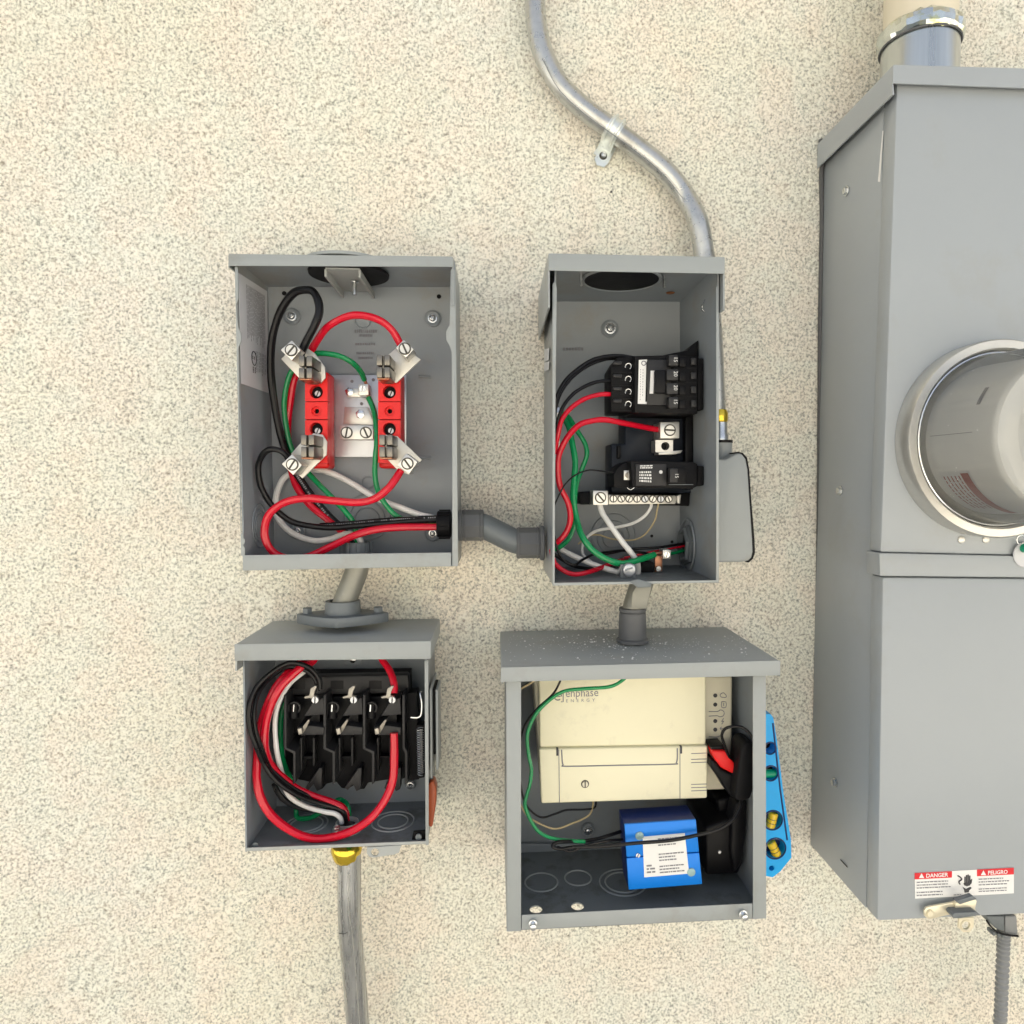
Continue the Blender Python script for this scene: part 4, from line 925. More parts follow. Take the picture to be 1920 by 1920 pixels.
wire("red_wire", [(1170, 1046, .045), (1220, 1035, .046), (1260, 1028, .044), (1300, 1020, .034)], 4, M_REDW, "thin red wire entering the round hole at lower right", G2)
wire("black_wire", [(1120, 1042, .04), (1180, 1030, .04), (1235, 1026, .042), (1300, 1016, .034)], 5, M_BLKW, "thin black wire entering the round hole at lower right", G2)
wire("black_wire", [(1040, 1040, .07), (1080, 1062, .06), (1130, 1066, .05), (1170, 1056, .045), (1220, 1046, .04)], 7, M_BLKW, "black wire lying at the very back of the box floor", G2)

zf2 = P(1190, 1093, D2).z + .0015
T = thing("floor_lug", "double screw ground lug at the end of the thick green wire", "lug", P(1245, 1070, .06))
part("lug_body", MB().rect(1243, 1031, 1258, 1048, .078, .06, .0005), M_ALU, T)
part("clamp_screw", MB().screw(P(1250, 1040, .0782), NY, S(6, .07), .5, .001), M_ZINC, T)
part("lug_strap", MB().rect(1228, 1042, 1242, 1072, .07, .066, .0005), M_COPPER, T)
part("bare_conductor", MB().tube([P(1224, 1040, .074), P(1236, 1037, .073), P(1246, 1036, .07)], S(4, .07), 8), M_COPPER, T)
part("foot_screw", MB().lathe(P(1234, 1066, .07), NY, [(0, S(6, .07)), (.003, S(5, .07))], 10), M_ZINC, T)
part("lug_foot", MB().rect(1204, 1054, 1226, 1074, .068, .05, .001), M_BLKM, T)
T = thing("bonding_clamp", "large round screw on an L bracket at the open bottom edge", "clamp", P(1180, 1085, .1))
part("bracket", MB().prism([(1163, 1062), (1167, 1060), (1169, 1086), (1190, 1092), (1188, 1096), (1164, 1088)], .105, .085, .0005), M_ZINC, T)
part("bracket_plate", MB().rect(1163, 1058, 1192, 1084, .1105, .1085, .0005), M_HUB, T)
part("clamp_screw", MB().lathe(P(1179, 1068, .1107), NY, [(0, S(13, .1)), (.002, S(13, .1)), (.0035, S(11, .1)), (.0042, S(6, .1))], 22).tube([P(1172, 1070, .1152), P(1178, 1067, .1156), P(1186, 1065, .1152)], .0009, 6), M_STEEL, T)

# ring bushing on right wall
T = thing("wall_bushing", "round grey bushing in the right side wall of the upper right box", "bushing", RX(1290, 1060, xR))
c = RX(1289, 1022, xR - .0005)
part("bushing_ring", MB().lathe(c, (-1, 0, 0), [(0, .0235), (.003, .0235), (.004, .0205), (.007, .020), (.007, .0165), (.001, .016)], 6), M_HUB, T)
part("bushing_mouth", MB().lathe(c + Vector((-.0012, 0, 0)), (-1, 0, 0), [(0, .0158), (.0005, .0158)], 24), M_BLKP, T)
part("outer_rim", MB().ring(c + Vector((-.0005, 0, 0)), (1, 0, 0), .029, .0012), M_GREYIN, T)

# --- nipple 2-4
T = thing("offset_nipple", "short grey slanted conduit joining the two right hand boxes", "conduit fitting", P(1188, 1195, .08))
dn = .075
part("conduit_tube", MB().tube([P(1207, 1080, dn), P(1203, 1095, dn), P(1190, 1135, dn), P(1187, 1155, dn)], S(22, dn), 20), M_NIP, T)
zr4 = P(1200, 1222, .12).z
cc4 = P(1186, 1170, dn)
cN = Vector((cc4.x, cc4.y, zr4))
h4 = P(1186, 1148, dn).z - zr4
part("coupling", MB().lathe(cN, (0, 0, 1), [(.0, S(31, dn)), (.003, S(31, dn)), (.0045, S(27, dn)), (h4 * .9, S(26, dn)), (h4, S(25, dn))], 14), M_PVC, T)
part("coupling_collar", MB().lathe(cN + Vector((0, 0, h4 + .0003)), (0, 0, 1), [(0, S(24, dn)), (.002, S(26.5, dn)), (.0045, S(26, dn)), (.005, S(22, dn))], 24), M_PVC, T)
part("locking_tab", MB().prism([(1180, 1090), (1198, 1086), (1222, 1094), (1220, 1101), (1196, 1102)], .147, .1455, .0004), M_HUB, T)
part("tab_sheet", MB().prism([(1193, 1098), (1222, 1098), (1213, 1142), (1183, 1138), (1186, 1112)], .1005, .098, .0006), M_NIP, T)

# =================================================================== upper conduit + strap + LB fitting
T = thing("upper_conduit", "curved galvanised conduit coming down the wall behind the upper right box", "conduit", P(1342, 770, .03))
cp = [(1003, -60), (1003, 0), (1007, 52), (1020, 104), (1050, 160), (1095, 204), (1142, 239), (1194, 277), (1246, 320), (1284, 367), (1309, 417), (1320, 476), (1328, 540), (1336, 640), (1342, 770)]
part("conduit_pipe", MB().tube([P(x, y, .022 if y < 400 else .03) for x, y in cp], S(19, .022), 24), M_GALV, T)
for k in range(1):
    part("conduit_streak", MB().tube([P(x - 3, y + 6, .0345) for x, y in cp[3:10]], .0004, 5), M_HUB, T)  # fine dark line standing for a streak in the pipe's reflection
T = thing("conduit_strap", "zinc one hole strap holding the curved conduit to the wall", "strap", P(1132, 300, .002))
cs = P(1151, 245, .022); tdir = (P(1194, 277, .022) - P(1095, 206, .022)).normalized(); ndir = NY; sd = tdir.cross(ndir).normalized()
if sd.z > 0: sd = -sd
arc = []
Rc = S(19, .022) + .0008
m = MB()
for w0, w1, dr in ((-.0075, -.003, .0), (-.003, .003, -.0), (.003, .0075, .0)):
    pass
def strap_profile(Ri, w):
    pts = [cs + sd * (Ri + .001) * math.cos(a) + ndir * (Ri + .001) * math.sin(a) for a in [rad(-15 + 195 * k / 14) for k in range(15)]]
    return pts
pr = strap_profile(Rc, 0)
pr = [cs + sd * (Rc * 1.95) - ndir * .0205, cs + sd * (Rc * 1.25) - ndir * .0205, cs + sd * (Rc * 1.06) - ndir * .012] + pr
vs_, fs_ = [], []
for p in pr: vs_ += [p - tdir * .008, p + tdir * .008]
for i in range(len(pr) - 1): fs_.append([2 * i, 2 * i + 1, 2 * i + 3, 2 * i + 2])
part("strap_band", MB().sheet(vs_, fs_, .0014), M_STRAP, T)
for o in (-.0045, .0045):
    part("strap_rib", MB().tube([p + tdir * o + (p - cs).normalized() * .0012 for p in pr[3:]], .0016, 7, 2), M_STRAP, T)
part("strap_foot", MB().holed(Q([(1115, 297), (1131, 266), (1155, 279), (1140, 306), (1133, 313), (1119, 309)], .0048), [circ(1131, 292, 7.5, .0048, 16)], Vector((0, .0018, 0))), M_STRAP, T)
part("screw_recess", MB().lathe(P(1131, 292, .0034), NY, [(0, S(8, 0)), (.0003, S(8, 0))], 16), M_INKD, T)
part("strap_screw", MB().lathe(P(1131.5, 291.5, .0036), NY, [(0, S(5.6, 0)), (.0015, S(5.6, 0)), (.0035, S(3.8, 0)), (.0037, S(2, 0)), (.0025, S(1.4, 0))], 12), M_ZINC, T)

T = thing("conduit_elbow", "grey conduit elbow body on the right side of the upper right box", "conduit fitting", P(1380, 1053, .06))
dlb = .085
pol = [(1330, 860), (1360, 862), (1372, 856), (1384, 849), (1392, 851), (1399, 860), (1403, 880), (1408, 950), (1412, 1010), (1413, 1035), (1410, 1046), (1404, 1052), (1390, 1054), (1330, 1055)]
part("fitting_body", MB().prism(pol, dlb, .03, .003, 3), M_HUB if False else M_GREY, T)
pol2 = [(1384, 847), (1393, 849), (1401, 858), (1405, 880), (1410, 950), (1415, 1010), (1416, 1036), (1412, 1048), (1404, 1055), (1400, 1054), (1409, 1045), (1411, 1030), (1406, 960), (1402, 880), (1398, 861), (1391, 852)]
part("cover_gasket", MB().prism(pol2, dlb - .0005, .034, .0003), M_BLKP, T)
pt = P(1355, 860, .045)
part("fitting_neck", MB().tube([P(1354, 875, .045), P(1354, 858, .045), P(1354, 838, .045), P(1354, 829, .045)], S(19, .045), 20), M_GREY, T)
part("neck_gasket", MB().lathe(P(1354, 829, .045), (0, 0, 1), [(-.001, S(20, .045)), (.002, S(20, .045))], 20), M_BLKP, T)
part("connector_body", MB().lathe(P(1351, 826, .04), (0, 0, 1), [(0, S(15, .04)), (.006, S(15, .04)), (.008, S(13, .04)), (.022, S(12.5, .04))], 20), M_ZINC, T)
part("brass_ring", MB().lathe(P(1349, 792, .04), (0, 0, 1), [(0, S(14, .04)), (.002, S(16, .04)), (.010, S(16, .04)), (.014, S(13, .04))], 20), M_GOLD, T)

# =================================================================== BOX 4 : lower right
D4 = 0.15
T = thing("gateway_box", "open grey metal box at lower right holding the cream device", "electrical box", P(1190, 1735, .08))
B4 = T
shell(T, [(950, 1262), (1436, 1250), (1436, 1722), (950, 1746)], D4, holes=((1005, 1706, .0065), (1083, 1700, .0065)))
hood(T, [(940, 1252), (1463, 1239), (1463, 1266), (939, 1278)], .16, .015, M_GREYD)
part("hood_front_lip", MB().prism([(939.5, 1251.5), (1463.5, 1238.5), (1463, 1266.5), (938.5, 1279)], .1616, .1602, .0003), M_GREY, T)
part("front_stile", MB().prism([(949, 1272), (977, 1271), (977, 1746), (951, 1747)], D4 + .002, D4 + .0004, .0004), M_GREY, T)
part("front_stile", MB().prism([(1412, 1262), (1436, 1261), (1437, 1722), (1412, 1724)], D4 + .002, D4 + .0004, .0004), M_GREY, T)
part("bottom_rail", MB().prism([(978, 1716), (1411, 1694), (1411, 1722), (978, 1743)], D4 + .0012, D4 + .0002, .0004), M_GREY, T)
for x, y in ((999, 1730), (1392, 1712)):
    part("cover_screw", MB().lathe(P(x, y, D4 + .0013), NY, [(0, S(9, .15)), (.003, S(9, .15)), (.0032, S(6.5, .15)), (.008, S(6, .15)), (.0085, S(4, .15))], 14).cyl(P(x, y, D4 + .008), P(x, y, D4 + .011), S(3, .15), seg=10), M_ZINC, T)
zf4 = P(1000, 1744, D4).z + .0017
for (x, y, r) in ((1015, 1654, .0175), (1084, 1646, .0145), (1168, 1654, .025), (1168, 1654, .019)): ko_z(T, x, y, zf4 + .0004, r)
back_screw(T, 1103, 1557, .01, 8, 13)
part("back_step", MB().rect(960, 1583, 1330, 1610, .012, .006, .001), M_GREYIN, T)

T = thing("energy_gateway", "cream plastic gateway device with logo inside the lower right box", "gateway device", P(1190, 1500, .08))
part("side_strip", MB().prism([(1000, 1270), (1374, 1268), (1372, 1481), (1016, 1490)], .088, .03, .003, 3), M_CREAM2, T)
part("upper_cover", MB().prism([(1010, 1262), (1324, 1260), (1324, 1397), (1012, 1402)], .1, .0885, .0022, 3), M_CREAM, T)
part("lower_cover", MB().prism([(1011, 1405), (1327, 1399), (1326, 1497), (1015, 1507)], .104, .0885, .0018, 3), M_CREAM, T)
part("door_seam", MB().tube([P(1048, 1406, .1042), P(1048, 1420, .1042), P(1049, 1505, .1042)], .0004, 5, 2), M_INKG, T)
part("door_seam", MB().tube([P(1275, 1402, .1042), P(1275, 1420, .1042), P(1275, 1499, .1042)], .0004, 5, 2), M_INKG, T)
part("pull_recess", MB().tube([P(x, y, .1042) for x, y in ((1053, 1406), (1054, 1425), (1056, 1434), (1062, 1437), (1160, 1435), (1262, 1433), (1268, 1430), (1270, 1421), (1270, 1403))], .0007, 6, 3), M_INKG, T)
for (x, y) in ((1045, 1410), (1277, 1406)):
    part("hinge_notch", MB().rect(x - 2, y - 6, x + 2, y + 7, .1043, .1), M_INK, T)
part("door_screw", MB().screw(P(1097, 1470, .1042), NY, S(6, .1), .8, .001), M_CREAM2, T)
part("screw_rim", MB().lathe(P(1097, 1470, .1042), NY, [(-.0002, S(7.7, .1)), (.0002, S(7.7, .1))], 22), M_INKD, T)
for y in (1412, 1423, 1429):
    part("vent_groove", MB().tube([P(1325, y, .1042), P(1296, y + 1, .1042)], .0004, 5, 1), M_INKG, T)
for y in (1470, 1476, 1482):
    part("vent_groove", MB().tube([P(1325, y, .1042), P(1296, y + 1, .1042)], .0004, 5, 1), M_INKG, T)
rr = (P(1126, 1300, .1) - P(1060, 1302, .1)).normalized(); uu = rr.cross(Vector((0, 1, 0))) * -1
if uu.z < 0: uu = -uu
part("logo_word", MB().text("enphase", P(1060, 1307, .1003), rr, uu, .0120, squash=.88), M_INKG, T)
part("logo_subword", MB().text("ENERGY", P(1061, 1317, .1003), rr, uu, .0046, spacing=2.0, squash=1.05), M_INKG, T)
m = MB(); c = P(1046, 1306, .1004)
m.tube([c + Vector((math.cos(a), 0, math.sin(a))) * S(7, .1) for a in [rad(-50 + 0 - 28 * k) for k in range(12)]], .0006, 5, 2)
m.tube([c + Vector((-S(6, .1), 0, 0)), c + Vector((S(5, .1), 0, 0))], .0005, 5, 1)
m.tube([P(1052, 1296, .1004), P(1056, 1296, .1004), P(1056, 1316, .1004), P(1052, 1316, .1004)], .0005, 5, 1)
part("logo_emblem", m, M_INKG, T)
for y in (1304, 1321, 1352, 1368):
    part("status_light", MB().lathe(P(1341, y, .0882), NY, [(0, S(4, .09)), (.0004, S(4, .09)), (.0009, S(2.5, .09))], 14), M_INK, T)
m = MB()
def ln(pts, d=.0884, r=.0004): m.tube([P(x, y, d) for x, y in pts], r, 5, 2)
ln([(1352, 1307), (1350, 1303), (1353, 1300), (1357, 1299), (1360, 1302), (1362, 1305), (1360, 1308), (1352, 1307)])
ln([(1353, 1316), (1361, 1316), (1361, 1326), (1353, 1326), (1353, 1316)]); ln([(1357, 1318), (1357, 1324)])
ln([(1329, 1334), (1346, 1334), (1350, 1331), (1356, 1333), (1358, 1338), (1355, 1343), (1349, 1344), (1345, 1342), (1329, 1343)])
ln([(1357, 1347), (1353, 1353), (1357, 1352), (1353, 1358)]); ln([(1350, 1366), (1358, 1366)]); ln([(1353, 1363), (1350, 1366), (1353, 1369)])
ln([(1329, 1381), (1344, 1382), (1352, 1379), (1356, 1380)]); ln([(1329, 1391), (1344, 1391), (1350, 1393), (1356, 1392)])
part("printed_icons", m, M_INKG, T)

T = thing("blue_adapter", "bright blue metal module with white label tilted on the box floor", "module", P(1245, 1668, .11))
fq = [(1171, 1546), (1305, 1537), (1317, 1658), (1179, 1669)]
part("case_core", MB().prism(fq, .128, .095, .0008), M_NAVY, T)
def lerp2(a, b, t): return (a[0] + (b[0] - a[0]) * t, a[1] + (b[1] - a[1]) * t)
fl_, fr_ = lerp2(fq[0], fq[3], .5), lerp2(fq[1], fq[2], .5); fl2, fr2 = lerp2(fq[0], fq[3], .515), lerp2(fq[1], fq[2], .515)
part("upper_plate", MB().prism([fq[0], fq[1], fr_, fl_], .131, .1282, .0008), M_BLUE, T)
part("lower_plate", MB().prism([fl2, fr2, fq[2], fq[3]], .131, .1282, .0008), M_BLUE, T)
lq = Q([(1205, 1569), (1284, 1562), (1292, 1638), (1208, 1645)], .1314)
lab = part("paper_label", MB().extr(lq, Vector((0, .0003, 0))), M_PAPER, T)
o_ = Vector((0, -.0003, 0))
part("label_print", MB().greek(sub(lq, .35, .96, .05, .95, o_), 12, 14, .42, .04, .16, .02, skip=(3, 4, 8), ragged=.4).greek(sub(lq, .06, .3, .68, .92, o_), 3, 2, .5, .2, .5, .1), M_INKG, lab)
for x, y in ((1199, 1567), (1296, 1635)):
    part("glue_blob", MB().lathe(P(x, y, .1311), NY, [(0, S(8.5, .13)), (.001, S(8, .13)), (.0016, S(5, .13))], 16), M_GLUE, T)
part("edge_screw", MB().screw(P(1196, 1603, .1312), NY, S(4.5, .13), .4, .001), M_ZINC, T)

T = thing("black_power_brick", "black plastic power brick standing right of the blue module", "power adapter", P(1355, 1640, .09))
part("brick_body", MB().prism([(1322, 1552), (1386, 1530), (1398, 1545), (1394, 1618), (1384, 1640), (1324, 1642)], .105, .03, .003, 3), M_BLKP, T)
part("brick_plug", MB().prism([(1345, 1500), (1390, 1490), (1400, 1530), (1350, 1545)], .085, .03, .003, 3), M_BLKP, T)
part("brick_screw", MB().lathe(P(1349, 1597, .1052), NY, [(0, S(4, .1)), (.001, S(3, .1))], 10), M_ZINC, T)
T = thing("current_clamp", "black clamp with a red jaw plugged beside the cream device", "clamp", P(1390, 1500, .11))
part("clamp_jaw", MB().prism([(1333, 1400), (1358, 1398), (1362, 1406), (1350, 1412), (1334, 1407)], .112, .09, .001), M_BLKP, T)
part("red_jaw", MB().prism([(1335, 1408), (1360, 1408), (1372, 1424), (1383, 1440), (1376, 1452), (1352, 1440), (1340, 1424)], .116, .098, .002, 3), M_REDP, T)
part("clamp_lower", MB().prism([(1332, 1425), (1340, 1426), (1352, 1442), (1376, 1454), (1386, 1440), (1392, 1470), (1378, 1498), (1366, 1490), (1352, 1466), (1333, 1440)], .114, .092, .003, 3), M_BLKP, T)
part("clamp_body", MB().prism([(1390, 1405), (1395, 1395), (1405, 1391), (1416, 1396), (1416, 1470), (1408, 1498), (1392, 1504), (1378, 1500), (1384, 1450)], .13, .1, .004, 3), M_BLKM, T)
part("clamp_handle", MB().prism([(1380, 1505), (1402, 1500), (1400, 1560), (1392, 1620), (1378, 1640), (1370, 1600), (1372, 1540)], .112, .09, .004, 3), M_BLKP, T)
G4 = "wires in the lower right box"
wire("black_cable", [(1380, 1442, .11), (1366, 1418, .115), (1357, 1395, .118), (1354, 1378, .12), (1362, 1366, .122), (1384, 1362, .125), (1402, 1371, .128), (1411, 1386, .13), (1412, 1402, .128)], 6, M_BLKW, "black cable making a small loop over the red jaw", G4, 'cable')
wire("black_cable", [(1390, 1498, .12), (1386, 1517, .125), (1375, 1537, .13), (1346, 1555, .135), (1304, 1567, .138), (1255, 1576, .14), (1190, 1582, .14), (1126, 1586, .138), (1078, 1588, .135), (1052, 1592, .13), (1037, 1588, .128), (1042, 1581, .125), (1061, 1578, .122), (1110, 1574, .115), (1152, 1563, .108), (1190, 1550, .09)], 7, M_BLKW, "black cable crossing in front of the blue module's white label", G4, 'cable')
wire("black_cable", [(1045, 1588, .125), (1070, 1596, .124), (1100, 1586, .124), (1140, 1576, .118), (1168, 1574, .11)], 5, M_BLKW, "short black cable tail left of the blue module", G4, 'cable')
wire("green_wire", [(1180, 1262, .115), (1165, 1276, .118), (1141, 1288, .12), (1094, 1291, .12), (1058, 1297, .12), (1029, 1315, .12), (1004, 1341, .12), (990, 1376, .12), (990, 1412, .12), (997, 1441, .12), (994, 1470, .12), (988, 1489, .12), (985, 1509, .12), (994, 1538, .12), (1013, 1561, .12), (1045, 1574, .12), (1097, 1578, .12)], 7, M_GRNW, "green wire running over the logo and down the left of the cream device", G4)
wire("black_wire", [(1056, 1262, .115), (1048, 1281, .115), (1036, 1302, .113), (1007, 1328, .11), (988, 1352, .108), (978, 1376, .105), (972, 1420, .1), (976, 1470, .1), (987, 1509, .1), (1013, 1532, .095), (1039, 1527, .09), (1061, 1518, .085), (1094, 1517, .08), (1114, 1514, .075), (1118, 1500, .07)], 4, M_BLKW, "thin black wire behind the green one, left of the cream device", G4)
wire("tan_wire", [(972, 1500, .09), (984, 1522, .09), (1000, 1538, .09), (1039, 1553, .088), (1071, 1545, .085), (1103, 1529, .08), (1111, 1512, .075), (1112, 1500, .07)], 3.5, M_TANW, "fine tan wire drooping below the cream device", G4)
wire("tan_wire", [(975, 1292, .1), (990, 1284, .1), (1002, 1276, .1)], 4, M_TANW, "short tan wire end at the top left corner of the lower right box", G4)

# dust on roof of box 4
zt4 = P(1200, 1245, .16).z + .0002
b = MB(); rnd = random.Random(11)
for i in range(520):
    if rnd.random() < .55: px, py = rnd.gauss(1180, 85), rnd.uniform(1188, 1238)
    else: px, py = rnd.uniform(945, 1400), rnd.uniform(1192, 1240)
    if rnd.random() < .5: py = 1190 + (py - 1190) * .55
    p = RZ(px, py, zt4); r = rnd.choice((.00025, .0003, .0004, .0005, .0007, .0013 if rnd.random() < .4 else .0004))
    if not (-.158 < p.y < -.004 and P(950, 1250, .16).x < p.x < P(1455, 1250, .16).x): continue
    b.lathe(p, (0, 0, 1), [(0, r), (r * .7, r * .5)], 5)
single("drywall_crumbs", b, M_DUST, "scatter of white crumbs on the roof of the lower right box", "crumbs", kind="stuff")

# --- torpedo level
T = thing("spirit_level", "blue torpedo level with yellow vials stuck to the lower right box's side", "spirit level", P(1440, 1645, .07))
dL = .085
xs_ = P(1438, 1500, D4).x + .001
def lxp(px, py): return P(px, py, dL)
lft = P(1380, 1339, dL)
lf = [Vector((xs_, -dL, P(1441, 1339, dL).z)), P(1445, 1339, dL), P(1450, 1346, dL), P(1457, 1390, dL), P(1469, 1487, dL), P(1483, 1574, dL), P(1484, 1608, dL), P(1463, 1634, dL), P(1449, 1645, dL), Vector((xs_, -dL, P(1441, 1632, dL).z))]
hs = [(1444, 1403, 11), (1445, 1450, 14), (1449, 1538, 18.5), (1454, 1591, 20), (1447, 1628, 5.5)]
part("level_frame", MB().holed(lf, [circ(x, y, r, dL, 22) for x, y, r in hs], Vector((0, .02, 0))), M_LEVEL, T)
part("level_rib", MB().tube([P(1449, 1356, dL + .0002), P(1463, 1480, dL + .0002), P(1476, 1575, dL + .0002)], .0009, 6, 2), M_NAVY, T)
for i, (x, y, r) in enumerate(hs[:4]):
    part("vial_recess", MB().lathe(P(x, y, dL - .016), NY, [(0, S(r, dL) * .98), (.002, S(r, dL) * .98)], 20), M_NAVY if i > 1 else M_BLKP, T)
    part("vial_rim", MB().ring(P(x, y, dL + .0002), NY, S(r + 1, dL), .0008, 26, 6), M_NAVY, T)
for i, (x, y, ang) in enumerate(((1447, 1538, 1.35), (1451, 1591, 1.1))):
    c = P(x, y, dL - .006); u = Vector((math.cos(ang), 0, math.sin(ang)))
    if i == 1: u = Vector((-u.x, 0, u.z))
    v_ = part("vial", MB().cyl(c - u * .009, c + u * .009, .0052, seg=16, bev=.001), M_YEL, T)
    for s_ in (-.0022, .0022):
        part("vial_line", MB().ring(c + u * s_, u, .0053, .0003, 20, 5), M_INK, v_)
c = P(1444, 1450, dL - .006); part("vial", MB().cyl(c - Vector((.008, 0, 0)), c + Vector((.008, 0, 0)), .0045, seg=16, bev=.001), M_SEALG, T, "dark green vial")

# =================================================================== METER BOX
D5 = 0.15
T = thing("meter_enclosure", "tall grey utility meter cabinet along the right edge", "meter cabinet", P(1780, 1720, .08))
B5 = T
XR = 2330
def ext(pl, pr_, x): t = (x - pl[0]) / (pr_[0] - pl[0]); return (x, pl[1] + (pr_[1] - pl[1]) * t)
tl = (1682, 140); trp = ext(tl, (1920, 148), XR); bl = (1645, 1728); brp = ext(bl, (1920, 1715), XR)
a, b_, c, e = Q([tl, trp, brp, bl], .128)
# keep the front-left edge position of the .150 plane for the whole body
A, Bq, Cq, E = Q([tl, trp, brp, bl], D5)
def at_d(v, d): return Vector((v.x, -d, v.z))
v = [at_d(A, .1275), at_d(Bq, .1275), at_d(Cq, .1275), at_d(E, .1275), at_d(A, .001), at_d(Bq, .001), at_d(Cq, .001), at_d(E, .001)]
part("cabinet_body", MB().solid(v, [(0, 1, 2, 3), (7, 6, 5, 4), (0, 4, 5, 1), (1, 5, 6, 2), (2, 6, 7, 3), (3, 7, 4, 0)], .001), M_METER, T)
def pan(name, q, d1, d0, th, bev=.003):
    qa = Q(q, d1)
    f = qa + [at_d(x, d0) for x in qa]
    part(name, MB().solid(f, [(0, 1, 2, 3), (7, 6, 5, 4), (0, 4, 5, 1), (1, 5, 6, 2), (2, 6, 7, 3), (3, 7, 4, 0)], bev), M_METER, T)
def rowp(xl, y, yr):  # right end extrapolated from value at x=1920
    return ext((xl, y), (1920, yr), XR)
pan("upper_cover", [(1682, 150), rowp(1682, 150, 158), rowp(1651, 1036, 1042), (1651, 1036)], D5, .1278, 0)
pan("cover_band", [(1649, 1037), rowp(1649, 1037, 1043), rowp(1650, 1080, 1083), (1650, 1080)], D5 + .003, .1278, 0, .0012)
pan("lower_cover", [(1655, 1082), rowp(1655, 1082, 1085), rowp(1645, 1728, 1715), (1645, 1728)], D5, .1278, 0)
hood(T, [(1675, 120), rowp(1675, 120, 127), rowp(1675, 156, 165), (1675, 156)], .157, .028, M_METER)
xm = (A.x + E.x) / 2
def side_x(py):
    t = (py - 140) / (1728 - 140); return A.x + (E.x - A.x) * t
for (x, y) in ((1589, 358), (1577, 920), (1567, 1467)):
    c = RX(x, y, side_x(y) - .0003)
    part("side_screw", MB().lathe(c, (-1, 0, 0), [(0, .0055), (.0016, .0055), (.0018, .004), (.0045, .0037), (.005, .002)], 6), M_ZINC, T)
part("side_slot", MB().extr([RX(1576, 1611, side_x(1615) - .0006), RX(1588, 1624, side_x(1615) - .0006), RX(1589, 1627, side_x(1615) - .0006), RX(1577, 1614, side_x(1615) - .0006)], Vector((-.0004, 0, 0))), M_INK, T)
part("paint_scratch", MB().extr([RX(1655, 245, side_x(245) - .0005), RX(1656.5, 245, side_x(245) - .0005), RX(1650.5, 341, side_x(300) - .0003), RX(1646.5, 341, side_x(300) - .0003)], Vector((-.0003, 0, 0))), M_DUST, T)
cd = MB().tube([P(1539, 262, .003), P(1542, 300, .004), P(1540, 330, .003), P(1541, 420, .003), P(1538, 600, .003), P(1536, 900, .003), P(1534, 1100, .003), P(1532, 1300, .003), P(1529, 1500, .003), P(1528, 1590, .003)], S(4.5, 0), 8, 8)
part("caulk_bead", cd, M_CAULK, T)
for x in (1802, 1848):
    part("cover_rivet", MB().lathe(P(x, 1012, D5 + .0002), NY, [(0, S(7.5, D5)), (.0012, S(7, D5)), (.002, S(4, D5))], 16), M_ALU, T)

T = thing("meter_ring", "round silver sealing ring around the glass meter", "sealing ring", P(1887, 1008, .16))
cr = P(1881, 823, .172); Rr = S(184, .172) * 1.07
rp_ = Vector((cr.x, -.1505, cr.z))
part("ring_band", MB().lathe(rp_, NY, [(0, Rr * 1.0), (.019, Rr), (.0215, Rr * .985), (.0215, Rr * .91), (.018, Rr * .885), (.0, Rr * .885)], 72, cap=False), M_ALU, T)
T = thing("electric_meter", "round glass covered electricity meter half cut by the right frame edge", "electricity meter", P(1900, 980, .2))
part("meter_base", MB().lathe(rp_ - Vector((0, -.0003, 0)), NY, [(.001, Rr * .875), (.012, Rr * .87), (.0125, Rr * .83)], 64), M_DRUM, T)
part("inner_drum", MB().lathe(rp_, NY, [(.0126, Rr * .76), (.095, Rr * .72), (.1, Rr * .69)], 56), M_DRUM, T)
part("glass_cover", MB().lathe(rp_, NY, [(.013, Rr * .868), (.02, Rr * .862), (.024, Rr * .845), (.107, Rr * .815), (.114, Rr * .80), (.118, Rr * .76), (.1195, Rr * .66), (.116, Rr * .60), (.1162, Rr * .02)], 72), M_GLASS, T)
part("cover_rim", MB().ring(rp_ + NY * .0175, NY, Rr * .868, .0012, 64, 6), M_ZINC, T)
# rating sticker on the drum, lower left
def drum(az, h, k=1.0):
    r_ = Rr * (.76 - .04 * h / .09) + .0006 * k; a_ = rad(az); return rp_ + NY * h + Vector((math.cos(a_) * r_, 0, math.sin(a_) * r_))
m = MB()
for k in range(4):
    a0, a1 = 144 + k * 3.5, 147.5 + k * 3.5; m.quad([drum(a0, .072, 1.5), drum(a1, .072, 1.5), drum(a1, .0765, 1.5), drum(a0, .0765, 1.5)])
part("drum_marking", m, M_INKG, T)
m = MB(); m.quad([drum(178, .02, 1.5), drum(178.4, .02, 1.5), drum(178.4, .075, 1.5), drum(178, .075, 1.5)]); part("drum_line", m, M_INKG, T)
m = MB(); rnd = random.Random(9)
for k in range(14):
    a_ = rad(rnd.uniform(120, 235)); h_ = rnd.uniform(.03, .1); q_ = rp_ + NY * h_ + Vector((math.cos(a_), 0, math.sin(a_))) * Rr * .838
    m.lathe(q_, Vector((math.cos(a_), 0, math.sin(a_))), [(0, .0006 * rnd.uniform(.5, 1.4)), (.0003, .0004)], 6)
part("glass_specks", m, M_DUST, T)
m = MB()
for k in range(8):
    a0, a1 = 206 + k * 7, 206 + (k + 1) * 7
    m.quad([drum(a0, .022), drum(a1, .022), drum(a1, .062), drum(a0, .062)])
stp = part("warning_sticker", m, M_PAPERG, T)
m = MB()
for k in range(8):
    a0, a1 = 208 + k * 6.4, 208 + (k + 1) * 6.4
    m.quad([drum(a0, .050, 1.5), drum(a1, .050, 1.5), drum(a1, .060, 1.5), drum(a0, .060, 1.5)])
part("warning_band", m, M_INKBR, stp)
m = MB()
rnd = random.Random(4)
